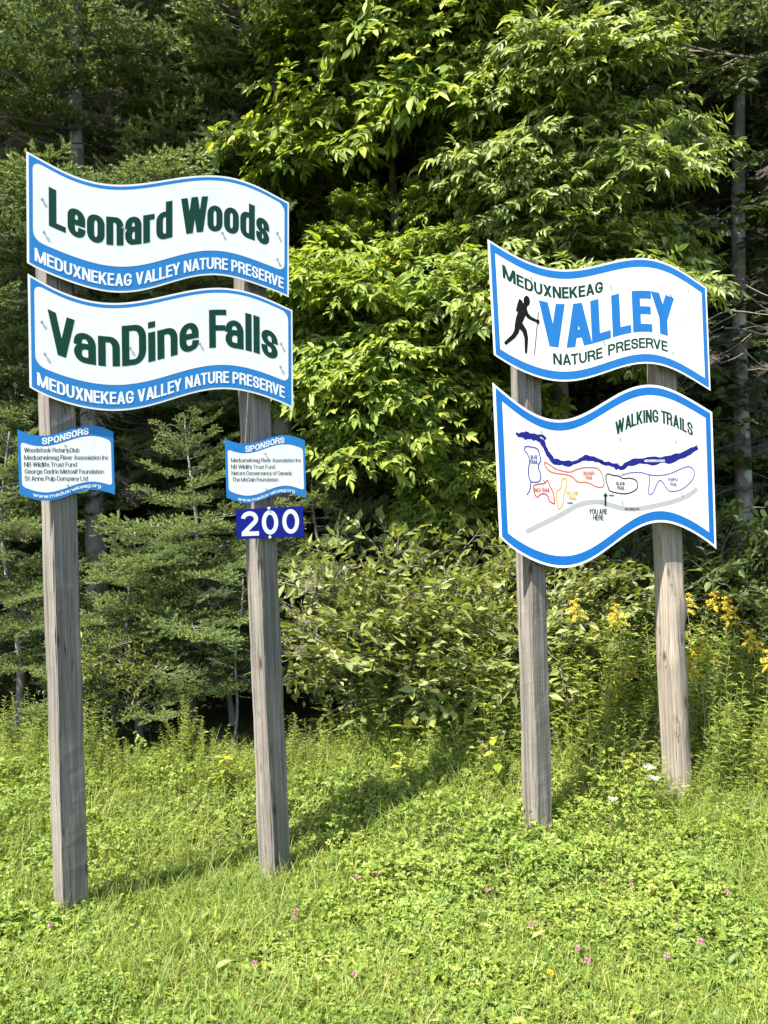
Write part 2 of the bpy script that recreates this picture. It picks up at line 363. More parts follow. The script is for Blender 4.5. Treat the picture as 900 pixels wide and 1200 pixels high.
ART = {'hiker': {'arm': [(0.2415, 0.2961), (0.2653, 0.2443), (0.3367, 0.2141)],
           'back': [(0.1863, 0.2009), (0.1694, 0.1337), (0.0903, 0.0764)],
           'front': [(0.198, 0.1992), (0.2459, 0.136), (0.2356, 0.0146)],
           'head': [(0.2616, 0.3481), (0.2815, 0.3483), (0.2599, 0.3205)],
           'pack': [(0.2059, 0.3631), (0.2288, 0.3478), (0.2304, 0.3262), (0.2101, 0.2683), (0.1755, 0.2836), (0.1901, 0.3302)],
           'staff': [(0.3435, 0.2777), (0.2966, -0.0036)],
           'torso': [(0.2406, 0.3134), (0.2221, 0.2701), (0.1997, 0.2268), (0.1857, 0.1923)]},
 'map': {'arrow': [(0.8264, 0.1492), (0.8296, 0.2192), (0.8306, 0.2417), (0.8108, 0.218), (0.8481, 0.2158)],
         'black': [(0.8398, 0.3598), (0.8578, 0.3725), (0.8999, 0.3545), (0.947, 0.352), (0.9799, 0.3276), (1.0346, 0.3326), (1.082, 0.3187),
                   (1.1041, 0.2888), (1.0928, 0.2493), (1.0438, 0.2292), (0.9888, 0.221), (0.9082, 0.2371), (0.8618, 0.2512), (0.8537, 0.28),
                   (0.8381, 0.3204), (0.8398, 0.3598)],
         'blue': [(0.2155, 0.5816), (0.2366, 0.584), (0.3165, 0.5668), (0.3209, 0.5285), (0.3353, 0.4896), (0.3112, 0.458), (0.3099, 0.4308),
                  (0.3271, 0.3972), (0.3252, 0.359), (0.3056, 0.3415), (0.2497, 0.3445), (0.235, 0.3747), (0.233, 0.4346), (0.2505, 0.488),
                  (0.234, 0.5321), (0.2105, 0.5548), (0.2155, 0.5816)],
         'bluetail': [(0.2497, 0.3445), (0.241, 0.2927), (0.2148, 0.2638)],
         'branch': [(0.3018, 0.651), (0.3518, 0.6515), (0.3756, 0.6245)],
         'orange': [(0.3595, 0.4722), (0.3806, 0.4657), (0.4356, 0.4247), (0.4984, 0.405), (0.5621, 0.3941), (0.6018, 0.4143), (0.6804, 0.4239),
                    (0.7722, 0.4161), (0.8039, 0.3842), (0.8213, 0.3269), (0.8224, 0.293), (0.8057, 0.277), (0.753, 0.2856), (0.6889, 0.3229),
                    (0.6105, 0.3215), (0.5735, 0.3624), (0.5357, 0.381), (0.4215, 0.3957), (0.3785, 0.422), (0.3587, 0.4558), (0.3595, 0.4722)],
         'purple': [(0.9675, 0.3555), (1.0499, 0.3696), (1.1324, 0.3677), (1.2008, 0.3435), (1.2846, 0.3346), (1.3841, 0.3434), (1.4567, 0.369),
                    (1.5297, 0.3889), (1.573, 0.381), (1.5978, 0.3444), (1.5843, 0.2978), (1.5241, 0.2481), (1.4506, 0.217), (1.3718, 0.2157),
                    (1.3443, 0.2406), (1.3111, 0.2949), (1.2833, 0.3045), (1.2609, 0.2744), (1.2305, 0.2182), (1.2017, 0.2002), (1.1845, 0.2209),
                    (1.1978, 0.2721), (1.2008, 0.3435)],
         'red': [(0.2698, 0.3238), (0.3176, 0.3299), (0.3552, 0.33), (0.3755, 0.3596), (0.3944, 0.3059), (0.4156, 0.2716), (0.4272, 0.1937),
                 (0.418, 0.1888), (0.3774, 0.2134), (0.3824, 0.2384), (0.3521, 0.2644), (0.3142, 0.2611), (0.2904, 0.233), (0.2677, 0.2803),
                 (0.2698, 0.3238)],
         'river': [(0.151, 0.667), (0.1971, 0.6579), (0.2521, 0.6484), (0.3015, 0.6445), (0.3495, 0.6036), (0.384, 0.5367), (0.4255, 0.4801),
                   (0.5008, 0.4579), (0.5648, 0.4516), (0.6172, 0.4659), (0.6768, 0.4888), (0.7353, 0.4772), (0.8137, 0.4546), (0.8105, 0.4492),
                   (0.8635, 0.4399), (0.9296, 0.4165), (0.9695, 0.4009), (1.0253, 0.4335), (1.115, 0.4466), (1.2609, 0.4422), (1.4026, 0.4475),
                   (1.5335, 0.4827), (1.6297, 0.5223)],
         'road': [(0.1966, 0.0175), (0.3298, 0.0625), (0.4849, 0.118), (0.5904, 0.1666), (0.6958, 0.1857), (0.8013, 0.1791), (0.7983, 0.1759),
                  (0.904, 0.1408), (1.0114, 0.1132), (1.1353, 0.1119), (1.276, 0.1283), (1.4045, 0.1435), (1.5357, 0.1766), (1.6149, 0.2228)],
         'yellow': [(0.4961, 0.3576), (0.5279, 0.3515), (0.5216, 0.2987), (0.4975, 0.2502), (0.4952, 0.2005), (0.4742, 0.163), (0.4505, 0.148),
                    (0.4431, 0.1816), (0.4369, 0.2373), (0.4438, 0.2755), (0.4802, 0.29), (0.4792, 0.3232), (0.4961, 0.3576)]},
 'screws': {'leonard': [(0.0753, 0.3433), (0.0823, 0.1735), (0.4923, 0.2643), (1.069, 0.333), (1.4202, 0.3896), (1.4205, 0.2313)],
            'map': [(0.3443, 0.6779), (0.3462, 0.3524), (0.9651, 0.6087), (1.4364, 0.5743), (0.9623, 0.1735), (1.4742, 0.1956)],
            'n200': [(0.2144, 0.1775), (0.213, -0.0016)],
            'sp1': [(0.2359, 0.256), (0.2421, 0.0415)],
            'sp2': [(0.256, 0.2635), (0.256, 0.0444)],
            'valley': [(0.3007, 0.5025), (0.9205, 0.4544), (1.4195, 0.4051), (1.4181, 0.0004), (0.8435, 0.077)],
            'vandine': [(0.0639, 0.3493), (0.0758, 0.1816), (0.5236, 0.2523), (0.9253, 0.3107), (1.4409, 0.3561), (1.4366, 0.2139)]}}

class Board:
    def __init__(b, key, name, label, cat, rb=None, thick=.004, cover='white', group=None):
        d = BOARDS[key]; b.W = d['W']; b.top = np.array(d['top']); b.bot = np.array(d['bot'])
        O, u, v = Vector(d['O']), Vector(d['u']), Vector(d['v']); n = u.cross(v)
        b.n = n; b.O = O; b.u = u; b.v = v
        b.z = .0
        b.root = b.strip(name, M[cover], 0, 0, 0, 0, 0, solid=thick)
        b.root.matrix_world = Matrix(((u.x, v.x, n.x, O.x), (u.y, v.y, n.y, O.y), (u.z, v.z, n.z, O.z), (0, 0, 0, 1)))
        tag(b.root, label, cat, group)
    def T(b, s): return np.polyval(b.top, np.asarray(s) / b.W)
    def B(b, s): return np.polyval(b.bot, np.asarray(s) / b.W)
    def st(b, s, v): return b.B(s) + v * (b.T(s) - b.B(s))
    def strip(b, name, mat, l, r, t, bo, rad=0, z=0.0, solid=0.0, radb=None, parent=None, corner=0.0):
        """area inside the waved outline, inset by l r t bo metres, corners rounded"""
        s = np.unique(np.concatenate([np.linspace(l, b.W - r, 61), l + np.array([.002, .005, .01, .016, .024, .035]) * 1.0, b.W - r - np.array([.002, .005, .01, .016, .024, .035])]))
        hi = b.T(s) - t; lo = b.B(s) + bo
        def curve(rr):
            dx = np.minimum(s - l, b.W - r - s); q = np.clip(rr - dx, 0, rr)
            return rr - np.sqrt(np.maximum(rr * rr - q * q, 0))
        if rad: hi = hi - curve(rad)
        rb_ = rad if radb is None else radb
        if rb_: lo = lo + curve(rb_)
        mb = MB(); n = len(s)
        P = np.concatenate([np.stack([s, lo, np.full(n, z)], -1), np.stack([s, hi, np.full(n, z)], -1)])
        i = np.arange(n - 1); F = np.stack([i, i + 1, i + n + 1, i + n], -1)
        mb.add(P, [F])
        mats = [mat]
        if solid:
            Q = P.copy(); Q[:, 2] -= solid
            mb.add(Q, [F[:, ::-1]], 1)
            e = np.concatenate([P, Q]); m = 2 * n
            rim = [np.stack([i + 1, i, i + m, i + 1 + m], -1), np.stack([i + n, i + n + 1, i + n + 1 + m, i + n + m], -1),
                   np.array([[0, n, n + m, m], [n - 1 + n, n - 1, n - 1 + m, n - 1 + n + m]])]
            mb.add(e, rim, 0); mats = [mat, M['back']]
        return mb.build(name, mats, parent)
    def layer(b, name, mat, *a, **k):
        b.z += .0006
        return b.strip(name, mat, *a, z=b.z, parent=b.root, **k)

# ------------------------------------------------------------------ a condensed grotesque drawn with strokes
def _font():
    G = {}
    O4 = [(0, 0), (1, 0), (1, 1), (0, 1)]
    P = lambda *p: ('P', list(p)); D = lambda *p: ('D', list(p)); Cl = lambda *p: ('C', list(p))
    st = lambda x, a=0, b_=1: P((x, a), (x, b_)); bar = lambda y, a=0, b_=1: P((a, y), (b_, y))
    c = lambda ch, w, *s: G.__setitem__(ch, (w, 'c', s)); l = lambda ch, w, *s: G.__setitem__(ch, (w, 'l', s))
    c('A', .56, D(0, 0, .5, 1), D(1, 0, .5, 1), bar(.25, .2, .8)); c('B', .52, st(0), P((0, 1), (.95, 1), (.95, .53), (0, .53)), P((0, .53), (1, .53), (1, 0), (0, 0)))
    c('C', .52, P((1, .66), (1, 1), (0, 1), (0, 0), (1, 0), (1, .34))); c('D', .53, st(0), P((0, 1), (1, 1), (1, 0), (0, 0)))
    c('E', .44, st(0), bar(1), bar(.53, 0, .92), bar(0)); c('F', .42, st(0), bar(1), bar(.52, 0, .9))
    c('G', .54, P((1, .74), (1, 1), (0, 1), (0, 0), (1, 0), (1, .42)), bar(.42, .58, 1)); c('H', .54, st(0), st(1), bar(.53))
    c('I', 0, st(0)); c('J', .42, P((1, 1), (1, 0), (0, 0), (0, .3))); c('K', .55, st(0), D(0, .32, 1, 1), D(.36, .58, 1, 0))
    c('L', .42, st(0), bar(0)); c('M', .70, st(0), st(1), D(0, 1, .5, 0, 1.), D(1, 1, .5, 0, 1.)); c('N', .55, st(0), st(1), D(0, 1, 1, 0))
    c('O', .54, Cl(*O4)); c('P', .50, st(0), P((0, 1), (1, 1), (1, .45), (0, .45)))
    c('R', .53, st(0), P((0, 1), (1, 1), (1, .50), (0, .50)), P((.3, .50), (.96, .50), (1, 0))); c('S', .50, P((1, .72), (1, 1), (0, 1), (0, .56), (1, .46), (1, 0), (0, 0), (0, .28)))
    c('T', .48, bar(1), st(.5)); c('U', .53, P((0, 1), (0, 0), (1, 0), (1, 1))); c('V', .54, D(0, 1, .5, 0), D(1, 1, .5, 0))
    c('W', .80, D(0, 1, .25, 0), D(.5, 1, .25, 0), D(.5, 1, .75, 0), D(1, 1, .75, 0)); c('X', .54, D(0, 0, 1, 1), D(1, 0, 0, 1)); c('Y', .54, D(0, 1, .5, .38), D(1, 1, .5, .38), P((.5, 0), (.5, .42)))
    l('a', .45, P((0, .70), (0, 1), (1, 1), (1, 0)), P((1, .57), (0, .57), (0, 0), (1, 0.0))); l('b', .46, st(0, 0, 2), P((0, 1), (1, 1), (1, 0), (0, 0)))
    l('c', .43, P((1, .65), (1, 1), (0, 1), (0, 0), (1, 0), (1, .35))); l('d', .46, st(1, 0, 2), P((1, 1), (0, 1), (0, 0), (1, 0)))
    l('e', .45, bar(.53), P((1, .53), (1, 1), (0, 1), (0, 0), (1, 0), (1, .20))); l('f', .30, P((1, 2), (.38, 2), (.38, 0)), bar(1))
    l('g', .46, P((1, 1), (1, -1), (0, -1), (0, -.75)), P((1, 1), (0, 1), (0, 0), (1, 0))); l('h', .46, st(0, 0, 2), P((0, 1), (1, 1), (1, 0)))
    l('i', 0, st(0), P((0, 2), (0, 1.97))); l('k', .46, st(0, 0, 2), D(0, .30, 1, 1), D(.36, .60, 1, 0)); l('l', 0, st(0, 0, 2))
    l('m', .74, st(0), P((0, 1), (.5, 1), (.5, 0)), P((.5, 1), (1, 1), (1, 0))); l('n', .46, st(0), P((0, 1), (1, 1), (1, 0)))
    l('o', .46, Cl(*O4)); l('p', .46, st(0, -1, 1), P((0, 1), (1, 1), (1, 0), (0, 0))); l('r', .32, st(0), P((0, .55), (0, 1), (1, 1)))
    l('s', .42, P((1, .72), (1, 1), (0, 1), (0, .54), (1, .46), (1, 0), (0, 0), (0, .28))); l('t', .30, P((.38, 1.6), (.38, 0), (1, 0)), bar(1))
    l('u', .46, P((0, 1), (0, 0), (1, 0)), st(1)); l('v', .44, D(0, 1, .5, 0), D(1, 1, .5, 0)); l('w', .66, D(0, 1, .25, 0), D(.5, 1, .25, 0), D(.5, 1, .75, 0), D(1, 1, .75, 0))
    l('x', .44, D(0, 0, 1, 1), D(1, 0, 0, 1)); l('y', .44, D(0, 1, .5, 0), D(1, 1, .28, -1)); l('.', 0, P((0, .03), (0, 0)))
    return G
FONT = _font(); XH = .74
def kern(a, b_): return -.07 if a in 'VWFTY' and b_ in 'aeo' else (-.05 if (a + b_) in ('VA', 'AV', 'EY', 'AL', 'LE', 'AT', 'RV', 'TR') and a != 'L' else 0)

def glyphs(text, width, cap, bold=.03):
    """lettering as flat quads: x 0..width, cap height cap; bold = stem width as a fraction of cap"""
    tx = bold * cap; ty = tx * .82; gap = .045
    fix = 0.0; var = 0.0
    for i, ch in enumerate(text):
        if ch == ' ': var += .25
        else:
            w = FONT[ch][0]; fix += tx if w == 0 else 0; var += w
            if i + 1 < len(text) and text[i + 1] != ' ': var += gap + kern(ch, text[i + 1])
    k = (width - fix) / var; x = 0.0; VV, FF, n0 = [], [], 0; lay = 0
    for i, ch in enumerate(text):
        if ch == ' ': x += .25 * k; continue
        w, kind, strokes = FONT[ch]; w = max(w * k, tx)
        def X(u): return x + tx / 2 + u * (w - tx)
        def Y(v):
            if kind == 'c': return ty / 2 + v * (cap - ty)
            a, b_, c_, d_ = -.24 * cap + ty / 2, ty / 2, XH * cap - ty / 2, cap - ty / 2
            return b_ + v * (b_ - a) if v < 0 else (b_ + v * (c_ - b_) if v <= 1 else c_ + (v - 1) * (d_ - c_))
        for typ, p in strokes:
            lay += 1
            if typ == 'D':
                u0, v0, u1, v1 = p[:4]; ya, yb = Y(v0), Y(v1)
                ya += -ty / 2 if v0 in (0, -1) else (ty / 2 if v0 == 1 else 0); yb += -ty / 2 if v1 in (0, -1) else (ty / 2 if v1 == 1 else 0)
                xa, xb = X(u0), X(u1); hw = tx / 2 * min(1.35, math.hypot(xb - xa, yb - ya) / abs(yb - ya))
                def side(xc, u): return (x, x + 2 * hw) if u == 0 else ((x + w - 2 * hw, x + w) if u == 1 else (xc - hw, xc + hw))
                (a0, a1), (b0, b1) = side(xa, u0), side(xb, u1)
                m = 4; f = np.linspace(0, 1, m + 1)
                Lp = np.c_[a0 + (b0 - a0) * f, ya + (yb - ya) * f]; Rp = np.c_[a1 + (b1 - a1) * f, ya + (yb - ya) * f]
                if yb < ya: Lp, Rp = Rp, Lp
            else:
                Q = [np.array((X(u), Y(v))) for u, v in p]; n = len(Q); closed = typ == 'C'; out = []
                rx = (w - tx) / 2; lim = np.array([rx, rx * 1.3])
                for q in range(n):
                    if not closed and q in (0, n - 1): out.append(Q[q][None]); continue
                    c0, a, b_ = Q[q], Q[q - 1], Q[(q + 1) % n]
                    fa = .5 if closed or q - 1 > 0 else 1.0; fb = .5 if closed or q + 1 < n - 1 else 1.0
                    da, db = a - c0, b_ - c0; la, lb = np.linalg.norm(da), np.linalg.norm(db)
                    ra = min(la * fa, float(np.dot(np.abs(da) / la, lim))); rb = min(lb * fb, float(np.dot(np.abs(db) / lb, lim)))
                    s0, s1 = c0 + da / la * ra, c0 + db / lb * rb; h0, h1 = c0 + da / la * ra * .42, c0 + db / lb * rb * .42
                    t = np.linspace(0, 1, 8)[:, None]
                    out.append((1 - t) ** 3 * s0 + 3 * (1 - t) ** 2 * t * h0 + 3 * (1 - t) * t * t * h1 + t ** 3 * s1)
                S = np.concatenate(out); S = S[np.r_[True, np.linalg.norm(np.diff(S, axis=0), axis=1) > 1e-6]]
                if closed:
                    S = np.concatenate([S, S[:1]])
                else:
                    for e, d in ((0, S[0] - S[1]), (-1, S[-1] - S[-2])):
                        d = d / np.linalg.norm(d); S[e] = S[e] + d * np.array([tx, ty]) / 2
                tn = np.gradient(S, axis=0)
                if closed: tn[0] = tn[-1] = S[1] - S[-2]
                tn /= np.linalg.norm(tn, axis=1, keepdims=True)
                nm = np.c_[-tn[:, 1] * tx / 2, tn[:, 0] * ty / 2]
                if len(S) == 2:
                    f = np.linspace(0, 1, 5)[:, None]; S = S[0] + (S[1] - S[0]) * f; nm = np.repeat(nm[:1], 5, 0)
                Lp, Rp = S + nm, S - nm
            m = len(Lp); j = np.arange(m - 1)
            VV.append(np.c_[np.concatenate([Lp, Rp]), np.full(2 * m, (lay % 8) * 3e-5)])
            FF.append(np.stack([j + m, j + 1 + m, j + 1, j], -1) + n0); n0 += 2 * m
        x += w + ((gap + kern(ch, text[i + 1])) * k if i + 1 < len(text) and text[i + 1] != ' ' else 0)
    return np.concatenate(VV), np.concatenate(FF)


def letter(b, name, text, mat, s0, s1, v0, v1, bold=.03):
    """lettering that follows the wave of the board between fractions v0 (baseline) and v1 (cap line)"""
    sm = (s0 + s1) / 2; cap = float((v1 - v0) * (b.T(sm) - b.B(sm)))
    V, F = glyphs(text, s1 - s0, cap, bold)
    # very long straight edges are cut so that they bend with the board
    s = s0 + V[:, 0]; t = b.B(s) + (v0 + V[:, 1] / cap * (v1 - v0)) * (b.T(s) - b.B(s))
    b.z += .0006
    mb = MB(); mb.add(np.stack([s, t, b.z + V[:, 2]], -1), [F])
    b.z -= .0006
    return mb.build(name, mat, b.root)

def caps_line(b, name, words, mat, s0, s1, v0, v1, bold, space=.022, big=1.16):
    """words in capitals with a taller first letter, as ONE mesh"""
    gw = lambda t: sum((FONT[c][0] or .12) for c in t) + .045 * (len(t) - 1)
    wl = [gw(w) + FONT[w[0]][0] * (big - 1) for w in words]; free = (s1 - s0) - space * (len(words) - 1)
    k = free / sum(wl); s = s0; b.z += .0006
    for w, n in zip(words, wl):
        mb = MB()
        w0 = k * n; a = k * FONT[w[0]][0] * big
        for t_, x0, x1, vt in ((w[0], s, s + a, v0 + (v1 - v0) * big), (w[1:], s + a + .045 * k, s + w0, v1)):
            sm = (x0 + x1) / 2; cap = float((vt - v0) * (b.T(sm) - b.B(sm)))
            V, F = glyphs(t_, x1 - x0, cap, bold)
            ss = x0 + V[:, 0]; tt = b.B(ss) + (v0 + V[:, 1] / cap * (vt - v0)) * (b.T(ss) - b.B(ss))
            mb.add(np.stack([ss, tt, b.z + V[:, 2]], -1), [F])
        mb.build(name, mat, b.root); s += w0 + space
    b.z -= .0006

def line_text(b, name, text, mat, p0, p1, cap, bold=.02):
    p0 = np.array(p0); p1 = np.array(p1); w = np.linalg.norm(p1 - p0); e = (p1 - p0) / w
    V, F = glyphs(text, w, cap, bold)
    b.z += .0006
    P = np.stack([p0[0] + V[:, 0] * e[0], p0[1] + V[:, 0] * e[1] + V[:, 1], b.z + V[:, 2]], -1)
    b.z -= .0006
    mb = MB(); mb.add(P, [F]); return mb.build(name, mat, b.root)

def ribbon_into(mb, pts, w, z, caps=True, closed=False, smooth=0):
    P = np.array(pts, float)
    w = np.broadcast_to(np.asarray(w, float), (len(P),)).copy()
    for _ in range(smooth):
        a = P[:-1] * .75 + P[1:] * .25; c = P[:-1] * .25 + P[1:] * .75
        wa = w[:-1] * .75 + w[1:] * .25; wc = w[:-1] * .25 + w[1:] * .75
        P = np.concatenate([P[:1], np.stack([a, c], 1).reshape(-1, 2), P[-1:]]); w = np.concatenate([w[:1], np.stack([wa, wc], 1).ravel(), w[-1:]])
    n = len(P); t = unit(np.gradient(P, axis=0)) if n > 2 else unit(np.repeat((P[1] - P[0])[None], 2, 0))
    if closed: t[0] = t[-1] = unit((P[1] - P[-2])[None])[0]
    nm = np.stack([-t[:, 1], t[:, 0]], -1)
    L_ = P + nm * w[:, None] / 2; R_ = P - nm * w[:, None] / 2
    V = np.concatenate([L_, R_]); i = np.arange(n - 1)
    mb.add(np.c_[V, np.full(len(V), z)], [np.stack([i + n, i + 1 + n, i + 1, i], -1)])
    if caps and not closed:
        for p, q, ww in ((P[0], -t[0], w[0]), (P[-1], t[-1], w[-1])):
            a0 = math.atan2(q[1], q[0]); aa = np.linspace(a0 - math.pi / 2, a0 + math.pi / 2, 9)
            D = np.c_[p[0] + ww / 2 * np.cos(aa), p[1] + ww / 2 * np.sin(aa), np.full(9, z)]
            mb.add(D, [np.arange(9)[None]])

def ribbon(b, name, mat, pts, w, smooth=1, closed=False, caps=True, dz=1):
    mb = MB(); ribbon_into(mb, pts, w, b.z + .0006 * dz, caps, closed, smooth)
    return mb.build(name, mat, b.root)

def screws(b, key, mat='steel', r=.0075, h=.0085):
    for i, (s, t) in enumerate(ART['screws'][key]):
        mb = MB()
        rng = random.Random(hash(key) % 100 + i); hh = h * (.85 + .3 * ((i * 37) % 10) / 10)
        tube(mb, [(s, t, .0), (s, t, hh * .62)], [r * .55, r * .55], 8)
        tube(mb, [(s, t, hh * .62), (s, t, hh * .9), (s, t, hh)], [r, r, r * .55], 6)
        mb.build('screw', M[mat], b.root)

def mount(b, s_list, depth, w=.07):
    """timber packers between the sheet and its posts"""
    for s in s_list:
        y0 = float(b.st(s, .15)); y1 = float(b.st(s, .85)); mb = MB()
        x0, x1, z0, z1 = s - w / 2, s + w / 2, -depth - .0045, -.0045
        V = [(x, y, z) for z in (z0, z1) for y in (y0, y1) for x in (x0, x1)]
        mb.add(V, [np.array([[0, 2, 3, 1], [4, 5, 7, 6], [0, 1, 5, 4], [2, 6, 7, 3], [0, 4, 6, 2], [1, 3, 7, 5]])])
        mb.build('packer', M['batten'], b.root)

def name_board(key, text, label, s0, s1, v0, v1):
    b = Board(key, 'trail_name_sign', label, 'sign', group='waved name signs on the left posts')
    b.layer('border', M['blue'], .011, .011, .011, .011)
    b.layer('face', M['white'], .030, .030, .030, .143, rad=.045)
    letter(b, 'name_lettering', text, M['green'], s0, s1, v0, v1, .18)
    caps_line(b, 'preserve_lettering', ['MEDUXNEKEAG', 'VALLEY', 'NATURE', 'PRESERVE'], M['white_ink'], .037, 1.466, .0600, .1760, .185, big=1.0)
    screws(b, key)
    mount(b, (.20, 1.20), .018)
    return b
name_board('leonard', 'Leonard Woods', 'waved white and blue sign reading Leonard Woods, uppermost of the left pair', .108, 1.368, .437, .790)
name_board('vandine', 'VanDine Falls', 'waved white and blue sign reading VanDine Falls, under the Leonard Woods sign', .094, 1.420, .412, .785)

# preserve sign with the hiker
b = Board('valley', 'preserve_sign', 'waved preserve sign with black hiker figure and big blue VALLEY, upper right', 'sign')
b.layer('border', M['valley_blue'], .013, .013, .013, .013)
b.layer('face', M['white'], .047, .047, .063, .066)
caps_line(b, 'river_name_lettering', ['MEDUXNEKEAG'], M['green'], .093, .860, .7420, .845, .235, big=1.12)
letter(b, 'valley_lettering', 'VALLEY', M['valley_blue'], .352, 1.450, .303, .692, .235)
caps_line(b, 'nature_lettering', ['NATURE', 'PRESERVE'], M['green'], .440, 1.378, .1470, .2450, .215, space=.045, big=1.03)
H = ART['hiker']; mb = MB(); z = b.z + .0006
hc = np.array(H['head'][0]); a = np.linspace(0, 2 * np.pi, 24, endpoint=False)
mb.add(np.c_[hc[0] + .0245 * np.cos(a), hc[1] + .035 * np.sin(a), np.full(24, z)], [np.arange(24)[None]])
ribbon_into(mb, H['torso'], [.046, .062, .058, .044], z + .0002, smooth=2)
ribbon_into(mb, H['arm'], [.034, .026, .018], z + .0004, smooth=1)
ribbon_into(mb, H['back'], [.044, .034, .024], z + .0006, smooth=1)
ribbon_into(mb, H['front'], [.044, .032, .018], z + .0008, smooth=1)
ribbon_into(mb, H['arm'][1:], [.02, .016], z + .001)
ribbon_into(mb, [H['head'][0], H['torso'][0]], [.028, .034], z + .0012)
pk = np.array(H['pack']); mb.add(np.c_[pk, np.full(len(pk), z + .0014)], [np.arange(len(pk))[None, ::-1]])
hp = np.array(H['arm'][-1]); mb.add(np.c_[hp[0] + .013 * np.cos(a), hp[1] + .015 * np.sin(a), np.full(24, z + .0016)], [np.arange(24)[None]])
mb.build('hiker_figure', M['black'], b.root)
ribbon(b, 'walking_stick', M['black'], H['staff'], .0045, 0, dz=4)
for sp_ in ([(1.475, .205), (1.50, .235), (1.522, .262), (1.545, .30)], [(1.49, .195), (1.515, .222)], [(1.575, .42), (1.58, .46)], [(1.42, .395), (1.445, .372)]): ribbon(b, 'scuff_mark', M['scuff'], sp_, [.004, .002, .0035, .0015][:len(sp_)], 1, dz=5)
screws(b, 'valley', r=.006, h=.008); mount(b, (.30, 1.33), .020)

# trail map
b = Board('map', 'trail_map_sign', 'large waved WALKING TRAILS map with coloured trail loops, lower right', 'sign')
b.layer('border', M['deep_blue'], .018, .018, .018, .018)
b.layer('face', M['white'], .062, .062, .074, .080)
A = ART['map']
ribbon(b, 'road_line', M['road_ink'], A['road'], .034, 2, caps=False)
rw = [.010, .032, .044, .034, .026, .026, .030, .028, .030, .018, .030, .028, .022, .022, .024, .032, .022, .030, .036, .042, .042, .040, .034]
rp = np.array(A['river']); q = np.linspace(0, len(rp) - 1, 90); jr = np.random.default_rng(6)
rp = np.c_[np.interp(q, np.arange(len(rp)), rp[:, 0]), np.interp(q, np.arange(len(rp)), rp[:, 1]) + jr.normal(0, .0028, 90)]
ribbon(b, 'river_line', M['river_ink'], rp, np.interp(q, np.arange(len(rw)), rw) * (1.2 + .18 * np.sin(q * 5.1)) * jr.uniform(.8, 1.2, 90), 1, caps=False)
ribbon(b, 'river_branch', M['river_ink'], A['branch'], [.014, .018, .024], 1, caps=False, dz=2)
for k, nm, w in (('blue', 'blue_trail_loop', .0085), ('red', 'red_trail_loop', .0085), ('orange', 'orange_trail_loop', .0085), ('yellow', 'yellow_trail_loop', .0085), ('black', 'black_trail_loop', .0085), ('purple', 'purple_trail_loop', .008)):
    ribbon(b, nm, M[k + '_ink'] if k != 'black' else M['black'], A[k], w, 2, closed=(k != 'purple'), dz=2)
ribbon(b, 'blue_trail_tail', M['blue_ink'], A['bluetail'], .008, 2, dz=2)
mb = MB(); ar = np.array(A['arrow']); z = b.z + .0018
ribbon_into(mb, [ar[0], ar[1] * .7 + ar[2] * .3], .016, z, caps=False)
tri = np.array([ar[3], ar[4], ar[2]]); tri[0, 0] -= .003; tri[1, 0] += .003
mb.add(np.c_[tri, np.full(3, z + .0003)], [np.array([[0, 1, 2]])]); mb.build('here_arrow', M['green'], b.root)
letter(b, 'title_lettering', 'WALKING TRAILS', M['green'], .932, 1.592, .728, .822, .185)
b.z += .0012
for tx, mk, p0, p1, cap in (('YOU ARE', 'grey_ink', (.692, .1017), (.840, .0916), .038), ('HERE', 'grey_ink', (.7228, .0568), (.809, .0507), .038),
        ('BLUE', 'blue_ink', (.2547, .4987), (.3068, .4964), .026), ('TRAIL', 'blue_ink', (.2494, .4664), (.309, .4636), .026),
        ('ORANGE', 'orange_ink', (.652, .3717), (.750, .3667), .026), ('TRAIL', 'orange_ink', (.670, .3406), (.7316, .3374), .026),
        ('RED TRAIL', 'red_ink', (.2751, .2777), (.3928, .2708), .026), ('YELLOW', 'yellow_ink', (.5164, .2436), (.6092, .238), .026),
        ('TRAIL', 'yellow_ink', (.5341, .2092), (.5948, .2054), .026), ('PARKING', 'green', (.5213, .1822), (.565, .1794), .013),
        ('BLACK', 'grey_ink', (.9212, .2875), (.9943, .2835), .025), ('TRAIL', 'grey_ink', (.9252, .2555), (.9901, .2517), .025),
        ('PURPLE', 'purple_ink', (1.3606, .291), (1.4505, .2862), .0255), ('TRAIL', 'purple_ink', (1.3734, .2565), (1.4377, .2529), .025),
        ('PARKING', 'green', (.8561, .2142), (.9017, .2114), .0135), ('MEDUXNEKEAG RIVER', 'white_ink', (1.1657, .4371), (1.3378, .4291), .017),
        ('RED BRIDGE RD', 'grey_ink', (.9839, .1103), (1.1044, .1023), .015)):
    line_text(b, 'map_lettering', tx, M[mk], p0, p1, cap, .16 if cap > .02 else .17)
b.z -= .0012
screws(b, 'map', r=.006, h=.008); mount(b, (.28, 1.30), .020)

